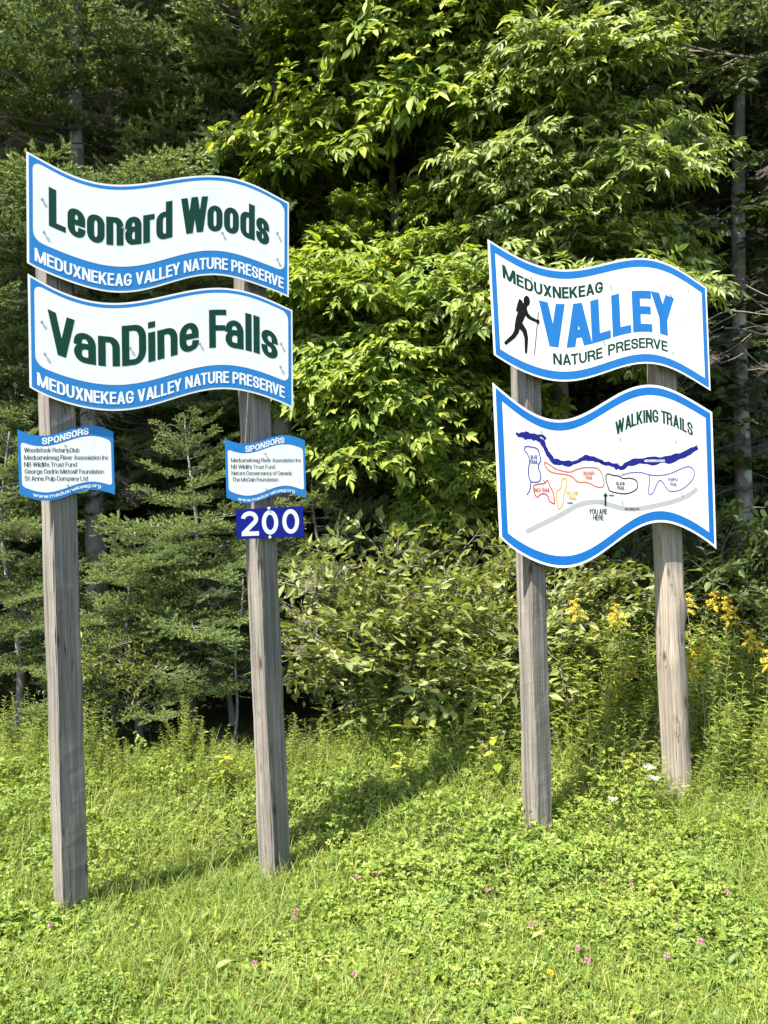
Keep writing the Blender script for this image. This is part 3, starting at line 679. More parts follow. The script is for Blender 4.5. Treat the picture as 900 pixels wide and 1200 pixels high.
# sponsor signs
def sponsor(key, label, lines, sp, url, spv, urlv):
    b = Board(key, 'sponsor_sign', label, 'sign', group='small waved sponsor signs', thick=.003, cover='sponsor_blue')
    b.layer('face', M['white'], .014, .014, .058, .045, rad=.018)
    letter(b, 'heading_lettering', 'SPONSORS', M['white_ink'], sp[0], sp[1], spv[0], spv[1], .22)
    for tx, p0, p1 in lines: line_text(b, 'sponsor_lettering', tx, M['grey_ink'], p0, p1, .0250, .125)
    letter(b, 'web_lettering', 'www.meduxnekeag.org', M['white_ink'], url[0], url[1], urlv[0], urlv[1], .19)
    screws(b, key, r=.0055, h=.008)
sponsor('sp1', 'small waved blue sponsor sign with five lines, on the leftmost post',
    [('Woodstock Rotary Club', (.0291, .2198), (.3082, .2208)), ('Meduxnekeag River Association Inc', (.0279, .1806), (.461, .1801)), ('NB Wildlife Trust Fund', (.0268, .1434), (.293, .1419)),
     ('George Cedric Metcalf Foundation', (.0286, .1067), (.4355, .1026)), ('St Anne Pulp Company Ltd', (.0275, .0694), (.3476, .0648))], (.119, .360), (.066, .417), (.863, .968), (.042, .100))
sponsor('sp2', 'small waved blue sponsor sign with four lines, above the number 200',
    [('Meduxnekeag River Association Inc', (.0334, .2131), (.4974, .2082)), ('NB Wildlife Trust Fund', (.0334, .1735), (.3192, .1692)),
     ('Nature Conservancy of Canada', (.0341, .1351), (.4313, .1276)), ('The McCain Foundation', (.0375, .0966), (.3392, .0896))], (.128, .388), (.070, .450), (.860, .965), (.024, .082))

# civic number plate
b = Board('n200', 'number_plate', 'dark blue civic number plate reading 200 on the second post', 'sign', thick=.002, cover='navy')
b.layer('face', M['navy'], .001, .001, .001, .001, rad=.016)
def ell(cx, cy_, rx, ry, a0=0, a1=360, n=40):
    q = np.radians(np.linspace(a0, a1, n)); return np.c_[cx + rx * np.cos(q), cy_ + ry * np.sin(q)]
for nm, pts, cl in (('zero_digit', ell(.219, .090, .041, .062), True), ('zero_digit', ell(.359, .087, .044, .064), True)):
    ribbon(b, nm, M['white_ink'], pts, .027, 0, closed=True)
two = np.concatenate([ell(.085, .119, .042, .034, 172, -38, 26), [(.045, .036)]])
mb = MB(); ribbon_into(mb, two, .027, b.z + .0006, caps=False)
ribbon_into(mb, [(.030, .031), (.142, .027)], .027, b.z + .0009, caps=False); mb.build('two_digit', M['white_ink'], b.root)
screws(b, 'n200', mat='white_ink', r=.010, h=.006)

# ------------------------------------------------------------------ posts
def square_post(top, base, yaw, label, h=.072, seed=0):
    rng = np.random.default_rng(seed)
    top = np.array(top); base = np.array(base); ax = top - base; ln = np.linalg.norm(ax); n = 70
    ch = .008
    prof = np.array([(-h + ch, -h), (h - ch, -h), (h - ch * .3, -h + ch * .3), (h, -h + ch), (h, h - ch), (h - ch, h), (-h + ch, h), (-h, h - ch), (-h, -h + ch), (-h + ch * .3, -h + ch * .3)])
    k = len(prof); zz = np.linspace(0, ln, n)
    wob = np.zeros((n, k))
    for f in (1.1, 2.9, 7.0): wob += .0022 / f ** .5 * np.sin(zz[:, None] * f * 2 + rng.uniform(0, 6.3, k)[None])
    wob += rng.normal(0, .0007, (n, k))
    sc = 1 + wob / h
    V = np.concatenate([prof[None] * sc[..., None], np.broadcast_to(zz[:, None, None], (n, k, 1))], -1).reshape(-1, 3)
    i = np.arange(n - 1)[:, None] * k; j = np.arange(k)[None]; q = np.stack([i + j, i + (j + 1) % k, i + k + (j + 1) % k, i + k + j], -1).reshape(-1, 4)
    mb = MB(); mb.add(V, [q, np.arange(k)[None, ::-1], (n - 1) * k + np.arange(k)[None]])
    o = mb.build('wooden_post', M['wood'])
    zv = Vector(ax / ln); xv = Vector((math.cos(yaw), math.sin(yaw), 0)); xv = (xv - zv * xv.dot(zv)).normalized(); yv = zv.cross(xv)
    o.matrix_world = Matrix(((xv.x, yv.x, zv.x, base[0]), (xv.y, yv.y, zv.y, base[1]), (xv.z, yv.z, zv.z, base[2]), (0, 0, 0, 1)))
    tag(o, label, 'post', 'weathered timber sign posts'); return o
square_post((-1.790, 4.495, 3.93), (-1.815, 4.50, -.40), R(45), 'square grey timber post at far left under the Leonard Woods sign', seed=1)
square_post((-.822, 5.115, 3.90), (-.735, 5.125, -.55), R(49), 'square grey timber post carrying the blue 200 plate', seed=2)
square_post((.965, 5.545, 3.75), (1.037, 5.548, -.40), R(35), 'square grey timber post on the left of the trail map', seed=3)
def round_post(top, base, label):
    top = np.array(top); base = np.array(base); ax = top - base; ln = np.linalg.norm(ax); n, k = 120, 40
    zz = np.linspace(0, ln, n)[:, None]; a = np.linspace(0, 2 * np.pi, k, endpoint=False)[None]
    r = .096 + .004 * np.sin(3 * a + zz * .6) + .003 * np.sin(7 * a + 1.7 * zz) + .003 * np.sin(zz * 4.1 + a) + .0
    for kz, ka, amp, sz in ((1.70, 5.75, .022, .10), (1.16, 5.9, .016, .13), (1.35, 3.9, .012, .09), (.85, 4.4, .012, .07), (2.05, 4.7, .014, .09), (.45, 5.2, .012, .12)):
        da = (a - ka + np.pi) % (2 * np.pi) - np.pi
        r = r + amp * np.exp(-((zz - kz) / sz) ** 2 - (da / .55) ** 2)
    r = r * (1.06 - .03 * zz / ln)
    x = r * np.cos(a); y = r * np.sin(a)
    cut = -.062 - .05 * np.clip((2.0 - zz) / .35, 0, 1)          # upper length is sawn flat for the signs
    yy = np.maximum(y, cut)
    V = np.stack([x, yy, np.broadcast_to(zz, x.shape)], -1).reshape(-1, 3)
    i = np.arange(n - 1)[:, None] * k; j = np.arange(k)[None]; q = np.stack([i + j, i + (j + 1) % k, i + k + (j + 1) % k, i + k + j], -1).reshape(-1, 4)
    mb = MB(); mb.add(V, [q, np.arange(k)[None, ::-1], (n - 1) * k + np.arange(k)[None]])
    o = mb.build('wooden_post', M['wood2'], smooth=True)
    zv = Vector(ax / ln); xv = Vector((math.cos(R(20)), math.sin(R(20)), 0)); xv = (xv - zv * xv.dot(zv)).normalized(); yv = zv.cross(xv)
    o.matrix_world = Matrix(((xv.x, yv.x, zv.x, base[0]), (xv.y, yv.y, zv.y, base[1]), (xv.z, yv.z, zv.z, base[2]), (0, 0, 0, 1)))
    tag(o, label, 'post', 'weathered timber sign posts')
round_post((2.010, 5.93, 3.72), (2.165, 5.965, -.40), 'knotty rounded timber post on the right of the trail map')

# ------------------------------------------------------------------ vegetation: bough meshes shared by the trees
def X(px, Y): return (px - 450) / FPX * Y
def Z(py, Y, px=450): return CAMZ + (562 - (px - 450) * .0175 - py) / FPX * Y
UP = np.array([0, 0, 1.0])

def poly_nodes(P, ds, start=.2, jit=.3, rng=None):
    """points, tangents and fractions spaced ds along polyline P"""
    seg = np.linalg.norm(np.diff(P, axis=0), axis=1); cum = np.r_[0, np.cumsum(seg)]; L = cum[-1]
    q = np.arange(start * L, L, ds)
    if rng is not None and len(q): q = np.clip(q + rng.uniform(-jit, jit, len(q)) * ds, 0, L * .999)
    pt = np.stack([np.interp(q, cum, P[:, i]) for i in range(3)], -1)
    k = np.clip(np.searchsorted(cum, q, side='right') - 1, 0, len(seg) - 1)
    tn = unit(np.diff(P, axis=0))[k]
    return pt, tn, q / L

def arc(p, d, L, sag, n=5, rng=None, wob=.03):
    t = np.linspace(0, 1, n)[:, None]; d = unit(d)
    P = p + d * L * t - UP * sag * L * t ** 2
    if rng is not None: P[1:] += rng.normal(0, wob * L, (n - 1, 3)) * t[1:] ** .7
    return P

def leaf_bough(seed, L, kind, nb, ds, leaf_len, leaf_w, mats, tpl, fill=1.0, droop=.25, rise=.10, sub=2, r0=.014):
    """a branch along +x with flat sprays of leaves; kind 'compound' carries leaves of several hanging leaflets"""
    rng = np.random.default_rng(seed); wood = MB(); mb = MB()
    t = np.linspace(0, 1, 9)
    ax = np.c_[L * t, L * .05 * np.sin(t * 5 + seed) * t, L * (rise * np.sin(np.pi * t) - droop * t ** 2 * .6)]
    tube(mb, ax, r0 * (1 - .8 * t), 5, 1)
    nodes = []
    def twig(p, d, l, lv):
        P = arc(p, d, l, rng.uniform(.05, .3), 5, rng, .04)
        tube(mb, P, np.linspace(.005 if lv == 0 else .003, .0014, 5), 3, 1, cap=False)
        pt, tn, f = poly_nodes(P, ds, .25 if lv == 0 else .12, .3, rng); nodes.append((pt, tn))
        if lv < sub - 1 and l > .28:
            for q in rng.uniform(.25, .85, max(2, int(l * 6))):
                k = min(int(q * 4), 3); b_ = P[k] + (P[k + 1] - P[k]) * (q * 4 - k); tt = unit(P[k + 1] - P[k])
                sd = unit(np.cross(UP, tt)) * rng.choice([-1, 1])
                twig(b_, tt * .65 + sd * .75 + UP * rng.normal(.05, .25), l * rng.uniform(.35, .6), lv + 1)
    for i in range(nb):
        f = .16 + .82 * (i + rng.uniform(0, .8)) / nb
        p = np.array([np.interp(f, t, ax[:, j]) for j in range(3)]); tg = unit(np.array([np.interp(min(f + .05, 1), t, ax[:, j]) for j in range(3)]) - np.array([np.interp(max(f - .05, 0), t, ax[:, j]) for j in range(3)]))
        sd = unit(np.cross(UP, tg)) * (1 if i % 2 else -1)
        an = R(rng.uniform(30, 68)); d = tg * math.cos(an) + sd * math.sin(an) + UP * rng.normal(.08, .22)
        l = L * (.12 + .36 * math.sin(math.pi * min(1, f * .75 + .22))) * rng.uniform(.6, 1.15) * (1.25 - .55 * f)
        twig(p, d, l, 0)
    pt, tn, f = poly_nodes(ax, ds, .55, .3, rng); nodes.append((pt, tn))
    PT = np.concatenate([a for a, b_ in nodes]); TN = np.concatenate([b_ for a, b_ in nodes])
    if fill < 1: keep = rng.random(len(PT)) < fill; PT, TN = PT[keep], TN[keep]
    n = len(PT); sgn = np.where(np.arange(n) % 2 == 0, 1, -1)[:, None]
    S = unit(np.cross(UP[None], TN)) * sgn
    if kind == 'compound':
        Rd = unit(TN * rng.uniform(.2, .8, (n, 1)) + S * .8 + UP * rng.uniform(-.25, .35, (n, 1)) + rng.normal(0, .15, (n, 3)))
        Nn = unit(UP + rng.normal(0, .35, (n, 3)) + np.array([.75, 0, 0])); Sd = unit(np.cross(Rd, Nn)); Rl = leaf_len * 2.1 * rng.uniform(.7, 1.15, (n, 1))
        for q, s_ in ((.42, 1), (.42, -1), (.70, 1), (.70, -1), (.95, 1), (.95, -1), (1.0, 0)):
            sagl = -UP * (.16 * q ** 2) * Rl
            base = PT + Rd * Rl * q + sagl
            D_ = Rd * (.62 if s_ else 1) + Sd * s_ * .78 - UP * rng.uniform(-.05, .6, (n, 1)) + rng.normal(0, .16, (n, 3))
            N_ = Nn + rng.normal(0, .25, (n, 3))
            ln = leaf_len * rng.uniform(.7, 1.2, n) * (1.15 if s_ == 0 else 1) * (.8 if q < .5 else 1)
            leaves(mb, base, D_, N_, ln, ln * leaf_w * rng.uniform(.85, 1.15, n), tpl, 0)
    else:
        D_ = unit(TN * rng.uniform(.3, 1, (n, 1)) + S * .9 + UP * rng.uniform(-.35, .4, (n, 1)) + rng.normal(0, .2, (n, 3)))
        N_ = unit(UP + rng.normal(0, .45, (n, 3)) + np.array([.6, 0, 0]))
        ln = leaf_len * rng.uniform(.6, 1.25, n)
        leaves(mb, PT + D_ * .012, D_, N_, ln, ln * leaf_w * rng.uniform(.85, 1.15, n), tpl, 0)
    return mb.mesh('leafy_bough', mats)

def fir_bough(seed, L, mats, bare=0.0, dens=1.0, nl=.029, droop=.26):
    """flat conifer branch: laterals with shoots, each shoot furred with needles"""
    rng = np.random.default_rng(seed); mb = MB(); t = np.linspace(0, 1, 8)
    ax = np.c_[L * t, L * .03 * np.sin(t * 4 + seed), L * (-droop * t + .75 * droop * t ** 2 + .02)]
    tube(mb, ax, .011 * (1 - .8 * t) * (L / 1.5) ** .5, 5, 1)
    shoots = []
    k = max(6, int(L / .105)); fs = np.linspace(max(.14, bare * .5), .98, k)
    for i, f in enumerate(fs):
        for s_ in (-1, 1):
            if rng.random() > .92 * dens: continue
            ff0 = min(.99, f + rng.uniform(-.03, .03)); p = np.array([np.interp(ff0, t, ax[:, j]) for j in range(3)])
            l = L * .42 * (1 - f) ** .7 * min(1, .5 + f * 2) * rng.uniform(.7, 1.15) + .06
            d = np.array([math.cos(R(50)), s_ * math.sin(R(50)), rng.normal(.08, .16)])
            P = arc(p, d, l, .10, 5, rng, .02); tube(mb, P, np.linspace(.004, .0015, 5), 3, 1, cap=False)
            if f < bare: continue
            shoots.append(P[2:] if l > .3 else P[1:])
            pt, tn, ff = poly_nodes(P, .058, .2, .3, rng)
            for j in range(len(pt)):
                sd = unit(np.cross(UP, tn[j])) * (1 if j % 2 else -1)
                shoots.append(arc(pt[j], tn[j] * .75 + sd * .68 + UP * rng.normal(.18, .22), rng.uniform(.075, .135), -.05, 3))
                if rng.random() < .5: shoots.append(arc(pt[j], tn[j] * .8 - sd * .3 + UP * rng.uniform(.3, .8), rng.uniform(.05, .09), -.05, 3))
    shoots.append(ax[5:])
    NP, NT = [], []
    for P in shoots:
        pt, tn, f = poly_nodes(P, .0025 / dens, .0, .5, rng); NP.append(pt); NT.append(tn)
    NP = np.concatenate(NP); NT = np.concatenate(NT); n = len(NP)
    a = rng.normal(0, 1.3, n)                                   # most needles stand on the upper side
    S = unit(np.cross(NT, UP[None] + 1e-3)); U_ = np.cross(S, NT)
    rad = S * np.sin(a)[:, None] + U_ * np.cos(a)[:, None]
    D_ = unit(NT * .85 + rad * .8); ln = nl * rng.uniform(.75, 1.1, n)
    leaves(mb, NP, D_, unit(rad + rng.normal(0, .4, (n, 3))), ln, .0095, LN, 0)
    return mb.mesh('fir_bough', mats)

def bare_bough(seed, L, mats):
    rng = np.random.default_rng(seed); mb = MB(); t = np.linspace(0, 1, 8)
    ax = np.c_[L * t, L * .06 * np.sin(t * 4 + seed), L * (-.2 * t + .05 * np.sin(6 * t + seed))]
    tube(mb, ax, .010 * (1 - .85 * t), 4, 0)
    def tw(p, d, l, lv):
        P = arc(p, d, l, .15, 5, rng, .06); tube(mb, P, np.linspace(.0045 if lv == 0 else .0026, .0011, 5), 3, 0, cap=False)
        if lv < 2:
            for q in range(rng.integers(3, 6)):
                j = rng.integers(1, 4); sd = unit(np.cross(UP, unit(P[j + 1] - P[j]))) * rng.choice([-1, 1])
                tw(P[j], unit(P[j + 1] - P[j]) * .7 + sd * .7 + UP * rng.normal(-.05, .25), l * rng.uniform(.3, .55), lv + 1)
    for i in range(int(9 * L)):
        f = rng.uniform(.15, .95); p = np.array([np.interp(f, t, ax[:, j]) for j in range(3)])
        tw(p, np.array([.6, rng.choice([-1, 1]) * .7, rng.normal(0, .25)]), L * .35 * (1.1 - f) + .08, 0)
    return mb.mesh('bare_bough', mats)

def trunk_mesh(h, r, seed, lean=(0, 0), n=26, sides=14):
    rng = np.random.default_rng(seed); z = np.linspace(0, 1, n)
    P = np.c_[lean[0] * z * h + .05 * np.sin(z * 7 + seed), lean[1] * z * h + .05 * np.cos(z * 6 + seed * 2), z * h]
    rr = r * (1 - .85 * z) + r * .35 * np.exp(-z * h / .35) + rng.normal(0, .02 * r, n)
    mb = MB(); tube(mb, P, np.maximum(rr, .008), sides)
    return mb, P

def bough_matrix(p, az, pit, rollx, sc):
    return Matrix.Translation(Vector(p)) @ Matrix.Rotation(az, 4, 'Z') @ Matrix.Rotation(-pit, 4, 'Y') @ Matrix.Rotation(rollx, 4, 'X') @ Matrix.Scale(sc, 4)

class Tree:
    def __init__(t, name, label, cat, x, y, h, r, bark, seed=0, lean=(0, 0), group=None, z=None):
        t.rng = random.Random(seed * 7 + 3); t.h = h
        t.root = empty(name, (x, y, float(gz(x, y)) - .05 if z is None else z), label, cat, group)
        mb, t.P = trunk_mesh(h, r, seed, lean); mb.build('trunk', M[bark], t.root, smooth=True)
    def at(t, z):
        return [float(np.interp(z, t.P[:, 2], t.P[:, i])) for i in range(3)]
    def bough(t, meshes, z, az, pit, sc=1.0, name='bough', roll=0.0):
        me = meshes[t.rng.randrange(len(meshes))]
        return link(name, me, t.root, bough_matrix(t.at(z), az, pit, roll, sc))
    def crown(t, meshes, z0, z1, n, sc, pit=lambda f: .2, back=.6, name='bough', front=-math.pi / 2, spread=math.pi):
        az = t.rng.uniform(0, 6.28)
        for i in range(n):
            f = (i + t.rng.uniform(0, .9)) / n; z = z0 + (z1 - z0) * f; az += 2.4 + t.rng.uniform(-.5, .5)
            da = (az - front + math.pi) % (2 * math.pi) - math.pi
            if abs(da) > math.pi / 2 and t.rng.random() > back: az = front + t.rng.uniform(-1, 1) * spread / 2
            t.bough(meshes, z, az, pit(f) + t.rng.uniform(-.12, .12), sc(f) * t.rng.uniform(.8, 1.15), name, t.rng.uniform(-.25, .25))

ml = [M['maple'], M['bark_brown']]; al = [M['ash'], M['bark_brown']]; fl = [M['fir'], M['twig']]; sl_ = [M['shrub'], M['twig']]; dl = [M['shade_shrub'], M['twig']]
MAPLE = [leaf_bough(10 + i, 1.7 + .25 * (i % 2), 'compound', 15, .125, .132, .46, ml, LB, droop=.30) for i in range(4)]
ASH = [leaf_bough(30 + i, 1.6 + .25 * (i % 2), 'compound', 17, .10, .108, .38, al, LB, droop=.34) for i in range(4)]
FIR = [fir_bough(50 + i, 1.5 + .3 * (i % 2), fl) for i in range(4)]
FIRS = [fir_bough(60 + i, .85, fl, dens=1.0) for i in range(3)]
BARE = [bare_bough(70 + i, 1.5, [M['twig']]) for i in range(3)]
SHRUB = [leaf_bough(80 + i, 1.25, 'simple', 12, .042, .085, .52, sl_, LA, droop=.12, rise=.05, r0=.008) for i in range(4)]
DARK = [leaf_bough(90 + i, 1.5, 'simple', 12, .036, .080, .62, dl, LB, droop=.2, r0=.010) for i in range(4)]
FINE = [leaf_bough(96 + i, .85, 'simple', 9, .026, .055, .42, sl_, LA, droop=.10, rise=.05, r0=.005) for i in range(2)]

# ---- conifers on the left
t = Tree('spruce_tree', 'tall spruce with lichened grey trunk above the Leonard Woods sign', 'tree', X(108, 9.3), 9.3, 13, .13, 'bark_pale', 1)
t.crown(FIR, 4.7, 5.55, 26, lambda f: 1.3, lambda f: .12, back=.1, front=-1.2, spread=2.6)
t.crown(FIR, 3.0, 4.7, 9, lambda f: .85, lambda f: -.05, back=.3)
t.crown(BARE, 2.6, 6.9, 60, lambda f: .75, lambda f: -.05, name='dead_bough')
t.crown(FIR, 6.3, 12.6, 66, lambda f: 1.6 - 1.15 * f, lambda f: .05 + .3 * f)
t = Tree('spruce_tree', 'spruce with a pale trunk standing left of the bright maple', 'tree', X(334, 10.2), 10.2, 14, .17, 'bark_pale', 2, lean=(.004, 0))
t.crown(BARE, 2.2, 7.0, 22, lambda f: .8, lambda f: -.05, name='dead_bough')
t.crown(FIR, 6.6, 13.6, 58, lambda f: 1.75 - 1.25 * f, lambda f: .0 + .3 * f)
t.crown(FIR, 5.0, 5.7, 7, lambda f: 1.2, lambda f: .05, back=0, front=-2.8, spread=1.0)
t.crown(FIR, 6.0, 7.6, 8, lambda f: 1.35, lambda f: .0, back=0, front=-2.7, spread=1.4)
t = Tree('spruce_tree', 'spruce at the left edge with boughs beside the sign', 'tree', X(-60, 8.9), 8.9, 11, .13, 'bark_grey', 3)
t.crown(FIR, 1.0, 10.6, 84, lambda f: 1.15 - .75 * f, lambda f: -.05 + .35 * f)
t = Tree('fir_tree', 'young fir with layered boughs between the two left posts', 'tree', X(225, 8.1), 8.1, 3.1, .045, 'bark_grey', 4)
t.crown(FIR, .75, 2.0, 44, lambda f: .88 - .25 * f, lambda f: .02 + .1 * f); t.crown(FIRS, 1.9, 3.0, 20, lambda f: 1.0 - .6 * f, lambda f: .15 + .5 * f)
t = Tree('fir_tree', 'young fir behind the blue 200 plate', 'tree', X(372, 8.7), 8.7, 2.75, .04, 'bark_grey', 5)
t.crown(FIR, 1.25, 1.9, 12, lambda f: .66 - .2 * f, lambda f: .05 + .1 * f); t.crown(FIRS, 1.9, 2.7, 16, lambda f: .95 - .5 * f, lambda f: .15 + .5 * f); t.crown(BARE, .5, 1.3, 10, lambda f: .65, lambda f: -.05, name='dead_bough')
t = Tree('fir_tree', 'young fir left of the leftmost post', 'tree', X(10, 7.9), 7.9, 3.0, .045, 'bark_grey', 6)
t.crown(FIR, .7, 2.0, 24, lambda f: .72 - .2 * f, lambda f: .02 + .1 * f); t.crown(FIRS, 1.9, 2.95, 18, lambda f: 1.0 - .6 * f, lambda f: .15 + .5 * f)

t = Tree('fir_tree', 'low spreading fir just right of the leftmost post', 'tree', X(150, 7.5), 7.5, 2.0, .035, 'bark_grey', 7)
t.crown(FIR, .35, 1.2, 18, lambda f: .56 - .12 * f, lambda f: .02 + .1 * f); t.crown(FIRS, 1.1, 1.95, 14, lambda f: .8 - .5 * f, lambda f: .15 + .5 * f)
t = Tree('fir_tree', 'low fir close left of the 200 post', 'tree', X(262, 7.9), 7.9, 1.75, .03, 'bark_grey', 8)
t.crown(FIR, .5, 1.1, 12, lambda f: .46 - .1 * f, lambda f: .02 + .1 * f); t.crown(FIRS, 1.0, 1.7, 12, lambda f: .75 - .45 * f, lambda f: .15 + .5 * f)

# ---- broadleaved trees in the middle
t = Tree('maple_tree', 'bright yellow-green maple between the two pairs of signs', 'tree', X(470, 9.2), 9.2, 5.5, .07, 'bark_brown', 11, lean=(.01, -.05))
t.crown(MAPLE, 2.75, 4.5, 22, lambda f: .80, lambda f: .10 + .2 * f, back=.25); t.crown(MAPLE, 4.5, 5.3, 7, lambda f: .7 - .3 * f, lambda f: .35 + .3 * f, back=.3)
t = Tree('maple_tree', 'taller maple with a thin trunk overhanging the gap, top centre', 'tree', X(468, 9.7), 9.7, 11, .085, 'bark_brown', 12, lean=(-.002, -.03))
t.crown(MAPLE, 6.0, 8.6, 30, lambda f: 1.0 - .2 * f, lambda f: .05 + .2 * f, back=.4); t.crown(MAPLE, 8.5, 10.8, 18, lambda f: .72 - .4 * f, lambda f: .25 + .4 * f)
t = Tree('ash_tree', 'large ash with drooping sprays above the VALLEY sign', 'tree', X(650, 9.1), 9.1, 13, .12, 'bark_brown', 13, lean=(.002, -.02))
t.crown(ASH, 3.8, 8.2, 50, lambda f: .92 - .15 * f, lambda f: -.05 + .25 * f, back=.15, front=-2.05, spread=2.6); t.crown(ASH, 8.2, 12.8, 28, lambda f: .66 - .35 * f, lambda f: .2 + .5 * f)

t = Tree('maple_tree', 'slim low maple with one lit spray above the willow shrubs', 'tree', X(520, 9.0), 9.0, 2.9, .03, 'bark_brown', 14)
t.crown(MAPLE, 2.0, 2.7, 5, lambda f: .62, lambda f: .1, back=0)

# ---- dark right-hand side
t = Tree('spruce_tree', 'slender dark spruce trunk at the right edge', 'tree', X(874, 10.3), 10.3, 15, .12, 'bark_pale', 21, lean=(-.004, 0))
t.crown(BARE, 2.0, 9.0, 34, lambda f: .95, lambda f: -.1, name='dead_bough'); t.crown(FIR, 8.6, 14.6, 46, lambda f: 1.7 - 1.25 * f, lambda f: .0 + .3 * f)
t = Tree('spruce_tree', 'spruce with dead grey twigs right of the VALLEY sign', 'tree', X(960, 9.2), 9.2, 12, .11, 'bark_grey', 22)
t.crown(BARE, 2.3, 6.4, 22, lambda f: .85, lambda f: -.12, name='dead_bough'); t.crown(FIR, 6.6, 11.6, 46, lambda f: 1.7 - 1.2 * f, lambda f: .05 + .3 * f)

# ---- shrubs
def bush(name, label, x, y, meshes, n, sc, tilt, seed, group=None, z0=0.0, spreadx=.5):
    rng = random.Random(seed); root = empty(name, (x, y, float(gz(x, y))), label, 'shrub', group)
    for i in range(n):
        az = rng.uniform(0, 6.283); pt = rng.uniform(*tilt)
        p = (rng.uniform(-spreadx, spreadx), rng.uniform(-spreadx, spreadx) * .6, z0 + rng.uniform(0, .35) * sc)
        o = link('stem', meshes[rng.randrange(len(meshes))], root, bough_matrix(p, az, pt, rng.uniform(-.4, .4), sc * rng.uniform(.7, 1.2)))
bush('willow_shrub', 'willow shrub with small round leaves left of the trail map', X(452, 7.7), 7.7, SHRUB, 34, 1.22, (.4, 1.35), 31, spreadx=.45)
bush('willow_shrub', 'willow shrub half behind the trail map post', X(560, 8.0), 8.0, SHRUB, 34, 1.32, (.45, 1.4), 32, spreadx=.5)
bush('willow_shrub', 'slim leafy shrub right beside the leftmost post', X(118, 7.2), 7.2, FINE, 14, 1.0, (.9, 1.5), 33, z0=.1, spreadx=.12)
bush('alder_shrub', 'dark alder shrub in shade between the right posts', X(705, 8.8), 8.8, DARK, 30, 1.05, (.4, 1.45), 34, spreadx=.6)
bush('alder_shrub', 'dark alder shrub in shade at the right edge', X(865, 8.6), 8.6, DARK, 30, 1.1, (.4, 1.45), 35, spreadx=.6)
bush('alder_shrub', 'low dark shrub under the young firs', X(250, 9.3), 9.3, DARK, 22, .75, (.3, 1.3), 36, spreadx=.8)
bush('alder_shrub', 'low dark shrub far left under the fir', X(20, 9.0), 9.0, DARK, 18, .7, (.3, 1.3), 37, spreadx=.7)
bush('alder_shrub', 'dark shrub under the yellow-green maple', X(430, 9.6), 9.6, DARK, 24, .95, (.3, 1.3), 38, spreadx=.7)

# ---- the wood behind, in shade
rg = random.Random(5); k = 0
for row, (yy, n) in enumerate(((12.2, 9), (14.5, 10), (17.5, 12))):
    for i in range(n):
        x = (i + .5 + rg.uniform(-.3, .3)) / n * 2 - 1; x *= .72 * yy
        con = rg.random() < .55; k += 1
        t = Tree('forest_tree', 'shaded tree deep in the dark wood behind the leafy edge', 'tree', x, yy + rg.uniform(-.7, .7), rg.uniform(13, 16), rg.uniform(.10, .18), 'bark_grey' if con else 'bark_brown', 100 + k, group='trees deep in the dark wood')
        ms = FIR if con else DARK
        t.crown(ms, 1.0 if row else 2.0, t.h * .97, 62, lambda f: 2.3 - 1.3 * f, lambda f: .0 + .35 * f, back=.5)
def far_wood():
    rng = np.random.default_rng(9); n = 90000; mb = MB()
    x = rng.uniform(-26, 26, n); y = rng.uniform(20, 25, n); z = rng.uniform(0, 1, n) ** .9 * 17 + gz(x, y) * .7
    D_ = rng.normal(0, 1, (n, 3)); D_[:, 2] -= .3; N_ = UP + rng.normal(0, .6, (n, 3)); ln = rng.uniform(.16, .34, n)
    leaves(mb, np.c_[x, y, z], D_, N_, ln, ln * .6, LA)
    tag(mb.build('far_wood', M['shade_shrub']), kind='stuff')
far_wood()

# ------------------------------------------------------------------ verge: clover lawn and rough weeds
def vnoise(x, y, sc, seed):
    g = np.random.default_rng(seed).random((64, 64)); u = np.asarray(x) / sc + 100; v = np.asarray(y) / sc + 100
    i = np.floor(u).astype(int); j = np.floor(v).astype(int); fu = u - i; fv = v - j
    fu = fu * fu * (3 - 2 * fu); fv = fv * fv * (3 - 2 * fv); G = lambda a, b_: g[a % 64, b_ % 64]
    return (G(i, j) * (1 - fu) + G(i + 1, j) * fu) * (1 - fv) + (G(i, j + 1) * (1 - fu) + G(i + 1, j + 1) * fu) * fv
def edge(x): return 6.55 - .10 * x + .25 * (vnoise(x, x * 0, .8, 4) - .5) - .60 * np.clip((.1 - x) / .8, 0, 1) - .25 * np.clip((x - 1.2) / 1.0, 0, 1)      # where the mown verge turns into weeds
POSTS = [(-1.81, 4.5), (-.737, 5.125), (1.036, 5.548), (2.16, 5.96)]
